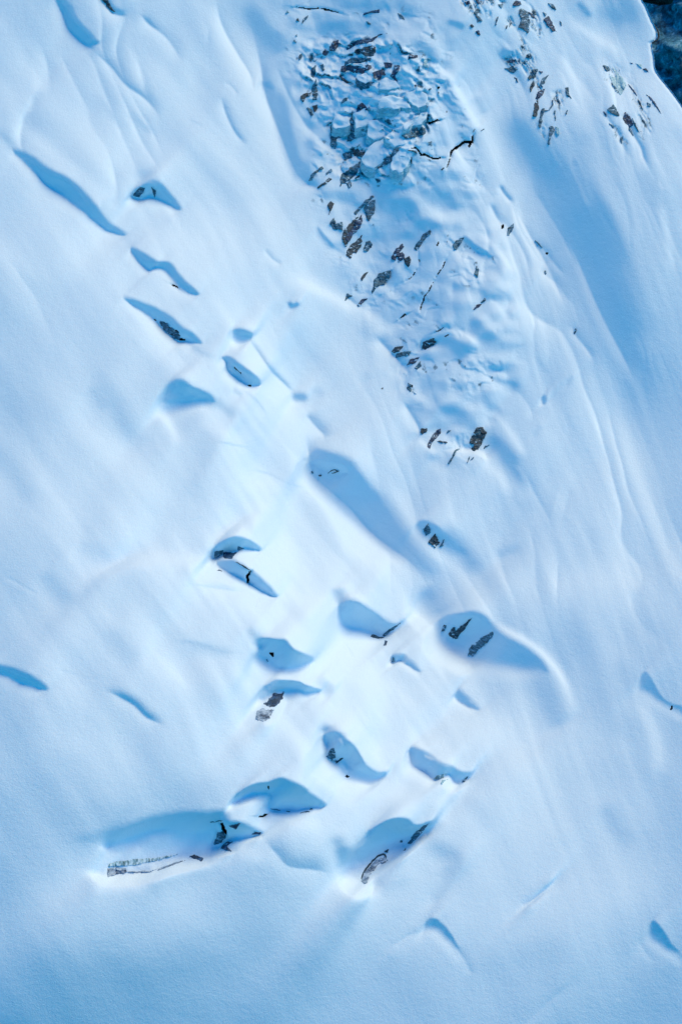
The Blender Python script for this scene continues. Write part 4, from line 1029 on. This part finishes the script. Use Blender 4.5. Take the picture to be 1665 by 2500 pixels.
# ledges at the bottom
thing(CR, CO, 'black cleft and blue ice wall in the broken step above the long white ledge', [('Z7', [(822,385),(835,420),(852,448)], 'black', 'opening', 8), ('Z7', [(778,515),(800,442),(826,430),(850,462),(822,502)], 'teal', 'ice_wall'), ('Z7', [(866,400),(935,384),(905,424)], 'rock', 'dirty_ice'), ('Z7', [(755,380),(800,374),(832,368)], 'dark', 'ice_wall', 3), ('Z7', [(998,452),(1020,438),(1058,438),(1050,453)], 'rock', 'dirty_ice')])
thing(IC, IO, 'small grey triangular ice flap at the right end of the long white ledge', [('Z7', [(813,532),(850,494),(888,494),(852,520),(884,552),(850,545)], 'rock', 'ice_face')])
thing(IC, IO, 'long white ice ledge with grey end and green fringe at the lower left', [('Z7', [(148,652),(180,645),(262,653),(274,676),(200,692),(150,703)], 'grey', 'ice_face'), ('Z7', [(438,668),(520,640),(615,602),(560,612),(460,650)], 'grey', 'ice_face'), ('Z7', [(158,642),(165,618),(300,598),(440,588),(575,566),(440,608),(300,636)], 'green', 'fringe'), ('Z7', [(630,580),(660,568),(718,590),(708,612),(662,592)], 'rock', 'dirty_ice'), ('Z7', [(270,672),(380,672),(450,655)], 'grey', 'ice_face', 4)])
thing(CR, CO, 'black slot below the round snow lobe at the lower left', [('Z7', [(1042,346),(1062,346),(1092,332)], 'black', 'opening', 4.5)])
thing(CR, CO, 'small black nick at the top of the blue wing-shaped wall', [('Z7', [(1098,166),(1100,184)], 'black', 'opening', 4)])
thing(IC, IO, 'row of dark specks along the bright lower lip of the wing-shaped wall', [('Z7', [(1110,300),(1170,310)], 'teal', 'ice_face', 2.6), ('Z7', [(1205,315),(1228,318)], 'dark', 'ice_face', 3), ('Z7', [(1285,324),(1340,316)], 'dark', 'ice_face', 3), ('Z7', [(1340,304),(1360,300)], 'dark', 'ice_face', 3)])
thing(CR, CO, 'black hole in dark ice at the head of the seahorse-shaped hollow', [('Z8', [(280,196),(312,138),(340,140),(350,180),(345,215),(372,240),(300,217)], 'teal', 'ice_wall'), ('Z8', [(315,190),(338,162)], 'black', 'opening', 9), ('Z8', [(350,238),(398,205)], 'dark', 'ice_wall', 5)])
thing(CR, CO, 'dark nick on the lower lip of the seahorse-shaped hollow', [('Z8', [(416,330),(440,338)], 'black', 'opening', 4)])
thing(IC, IO, 'greenish streaked ice under the lip of the boat-shaped hollow', [('Z8', [(1038,357),(1058,332),(1142,312),(1112,342),(1070,360)], 'green', 'ice_face'), ('Z8', [(1088,388),(1100,362),(1152,353),(1112,371),(1100,397)], 'blue', 'ice_face'), ('Z8', [(1235,378),(1262,350),(1292,328),(1262,372)], 'teal', 'ice_face')])
thing(IC, IO, 'white striped ice slab with black upper edge in the big hollow at the bottom middle', [('Z8', [(525,1075),(548,1020),(585,975),(640,918),(700,905),(706,940),(655,958),(610,1005),(565,1088),(545,1098)], 'grey', 'slab_face'), ('Z8', [(528,1062),(548,1010),(590,955),(640,905),(690,888),(712,935)], 'dark', 'slab_edge', 4.6), ('Z8', [(690,868),(726,848),(716,878)], 'dark', 'ice_chip')])
thing(IC, IO, 'two dark specks on the snow wall above the white striped slab', [('Z8', [(806,796),(819,796)], 'dark', 'ice_chip', 4.6), ('Z8', [(822,862),(845,840),(842,860)], 'dark', 'ice_chip')])
thing(IC, IO, 'blue lined ice at the upper right corner of the big hollow at the bottom middle', [('Z8', [(855,815),(898,742),(958,692),(1014,663),(952,742),(880,814)], 'teal', 'ice_face')])
#ENDTHINGS

# ---------------------------------------------------------------- the snow slope itself
SKYL = np.array([(1520, -300), (1560, -60), (1567, 0), (1577, 14), (1583, 30), (1591, 50), (1598, 64), (1603, 74), (1604, 88), (1600, 97), (1590, 104), (1591, 115),
                 (1596, 140), (1597, 160), (1602, 175), (1613, 192), (1627, 208), (1645, 230), (1660, 251), (1700, 315), (1780, 460), (1960, 760)], float)
edge = np.interp(GV, SKYL[:, 1], SKYL[:, 0], right=99999)
edge = edge + fbm(GV / 14, GV / 40, 111, 2) * 1.5
over = np.maximum(GU - edge, 0)
UU = np.minimum(GU, edge)
VT = place(UU, GV, Hgt)
VT = VT + (over * .11)[..., None] * (ray(UU, GV) * 1.3 - .14 * RT - .10 * UP)
near = sstep(1 - (edge - GU) / 14.0) * (GU <= edge)
VT = VT + (near ** 2)[..., None] * (ray(UU, GV) * 1.2)
hole = np.zeros((NV - 1, NU - 1), bool)
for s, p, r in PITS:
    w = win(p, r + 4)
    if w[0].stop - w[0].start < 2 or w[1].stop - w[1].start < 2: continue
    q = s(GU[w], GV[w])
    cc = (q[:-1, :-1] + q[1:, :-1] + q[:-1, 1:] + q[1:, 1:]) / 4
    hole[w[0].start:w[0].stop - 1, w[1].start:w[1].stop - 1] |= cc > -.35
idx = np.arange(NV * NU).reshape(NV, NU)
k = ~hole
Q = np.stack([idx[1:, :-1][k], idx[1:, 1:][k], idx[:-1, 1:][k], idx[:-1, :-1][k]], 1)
me = fast_mesh('snow_slope', VT.reshape(-1, 3), Q, SLOPE_M)
atb = me.attributes.new('bare', 'FLOAT', 'POINT'); atb.data.foreach_set('value', np.ascontiguousarray(bare, dtype=np.float32).ravel())
o = link('snow_slope', me); tag(o, kind='structure')

# ---------------------------------------------------------------- far mountainside beyond the skyline
def far_mat():
    m, nt, bs = mat('haze-blue forest and rock dusted with snow')
    v = coords(nt)
    n = noise(nt, v, .16, 9, .78, .4)
    nt.links.new(ramp(nt, n, [(.38, (.006, .035, .06)), (.48, (.02, .14, .23)), (.55, (.06, .27, .40)), (.64, (.34, .60, .80))]), bs.inputs['Base Color'])  # blue of distance haze put into the forest, rock and snow colours
    bs.inputs['Roughness'].default_value = .9
    bump(nt, bs, noise(nt, v, .12, 6, .7), .8, 4.0)
    return m
uu = np.linspace(1250, 2500, 260); vv = np.linspace(-900, 1000, 320)
U2, V2 = np.meshgrid(uu, vv)
d = ray(U2, V2)
# a steep plane 1.1 km away facing the camera
Pf = C0 + VD * 1150; Nf = np.array([-.35, -.62, .70]); Nf /= np.linalg.norm(Nf)
t = (((Pf - C0) @ Nf) + fbm(U2 / 130, V2 / 130, 60, 6, .6) * 26) / (d @ Nf)
VM = C0 + d * t[..., None]
ix = np.arange(U2.size).reshape(U2.shape)
Q = np.stack([ix[1:, :-1].ravel(), ix[1:, 1:].ravel(), ix[:-1, 1:].ravel(), ix[:-1, :-1].ravel()], 1)
o = link('mountain', fast_mesh('mountain', VM.reshape(-1, 3), Q, far_mat())); tag(o, kind='structure')

# dark cliffs by the skyline
def rock_lump(name, px, dist, rad, seed, label, m='black', sq=(1, 1, 1)):
    c = C0 + ray(*px).reshape(3) * dist
    n1, n2 = 40, 24
    th = np.linspace(0, 2 * math.pi, n1, endpoint=False); ph = np.linspace(.001, math.pi - .001, n2)
    TH, PH = np.meshgrid(th, ph)
    r = rad * (1 + .35 * fbm(np.cos(TH) * 2 + PH * 2 + 9, np.sin(TH) * 2 + 4, seed, 3))
    V = np.stack([r * np.sin(PH) * np.cos(TH) * sq[0], r * np.sin(PH) * np.sin(TH) * sq[1], r * np.cos(PH) * sq[2]], -1)
    q = []
    for i in range(n2 - 1):
        for j in range(n1):
            q.append((i * n1 + j, (i + 1) * n1 + j, (i + 1) * n1 + (j + 1) % n1, i * n1 + (j + 1) % n1))
    ob = link(name, fast_mesh(name, V.reshape(-1, 3), np.array(q), MATS[m], False)); ob.location = c
    tag(ob, label, RC)
    return ob
rock_lump('cliff', (np.array(1606.), np.array(-12.)), 900, 3.6, 5, 'black overhanging cliff at the very top right corner beyond the snow skyline', 'black', (2.1, 1.5, 1.0))
# thin black rock rim behind the snow lobe on the skyline
pts = smooth_line([(1593, 58), (1599, 66), (1606, 78), (1607, 90), (1601, 100), (1590, 105), (1584, 104)], 5)
dd = place(pts[:, 0], pts[:, 1], hs(np.minimum(pts[:, 0], 1585), pts[:, 1])) + ray(pts[:, 0], pts[:, 1]) * 2.0
ring = []; rw = np.array([.1] + [.42] * (len(pts) - 2) + [.1])
for a in range(8):
    th = a * math.pi / 4
    ring.append(dd + (math.cos(th) * (.26 + .10 * fbm(pts[:, 0] / 4 + a, pts[:, 1] / 4, 5, 2)))[:, None] * RT * (rw / .42)[:, None] + (math.sin(th) * rw)[:, None] * VD)
V = np.stack(ring, 1); o0 = dd.mean(0); n_ = len(pts)
q = [(i_ * 8 + a, i_ * 8 + (a + 1) % 8, (i_ + 1) * 8 + (a + 1) % 8, (i_ + 1) * 8 + a) for i_ in range(n_ - 1) for a in range(8)]
o = link('rock_ledge', fast_mesh('rock_ledge', V.reshape(-1, 3) - o0, np.array(q), MATS['black'])); o.location = o0
tag(o, 'thin black rock ledge curling round a small snow lobe on the right skyline', RC)
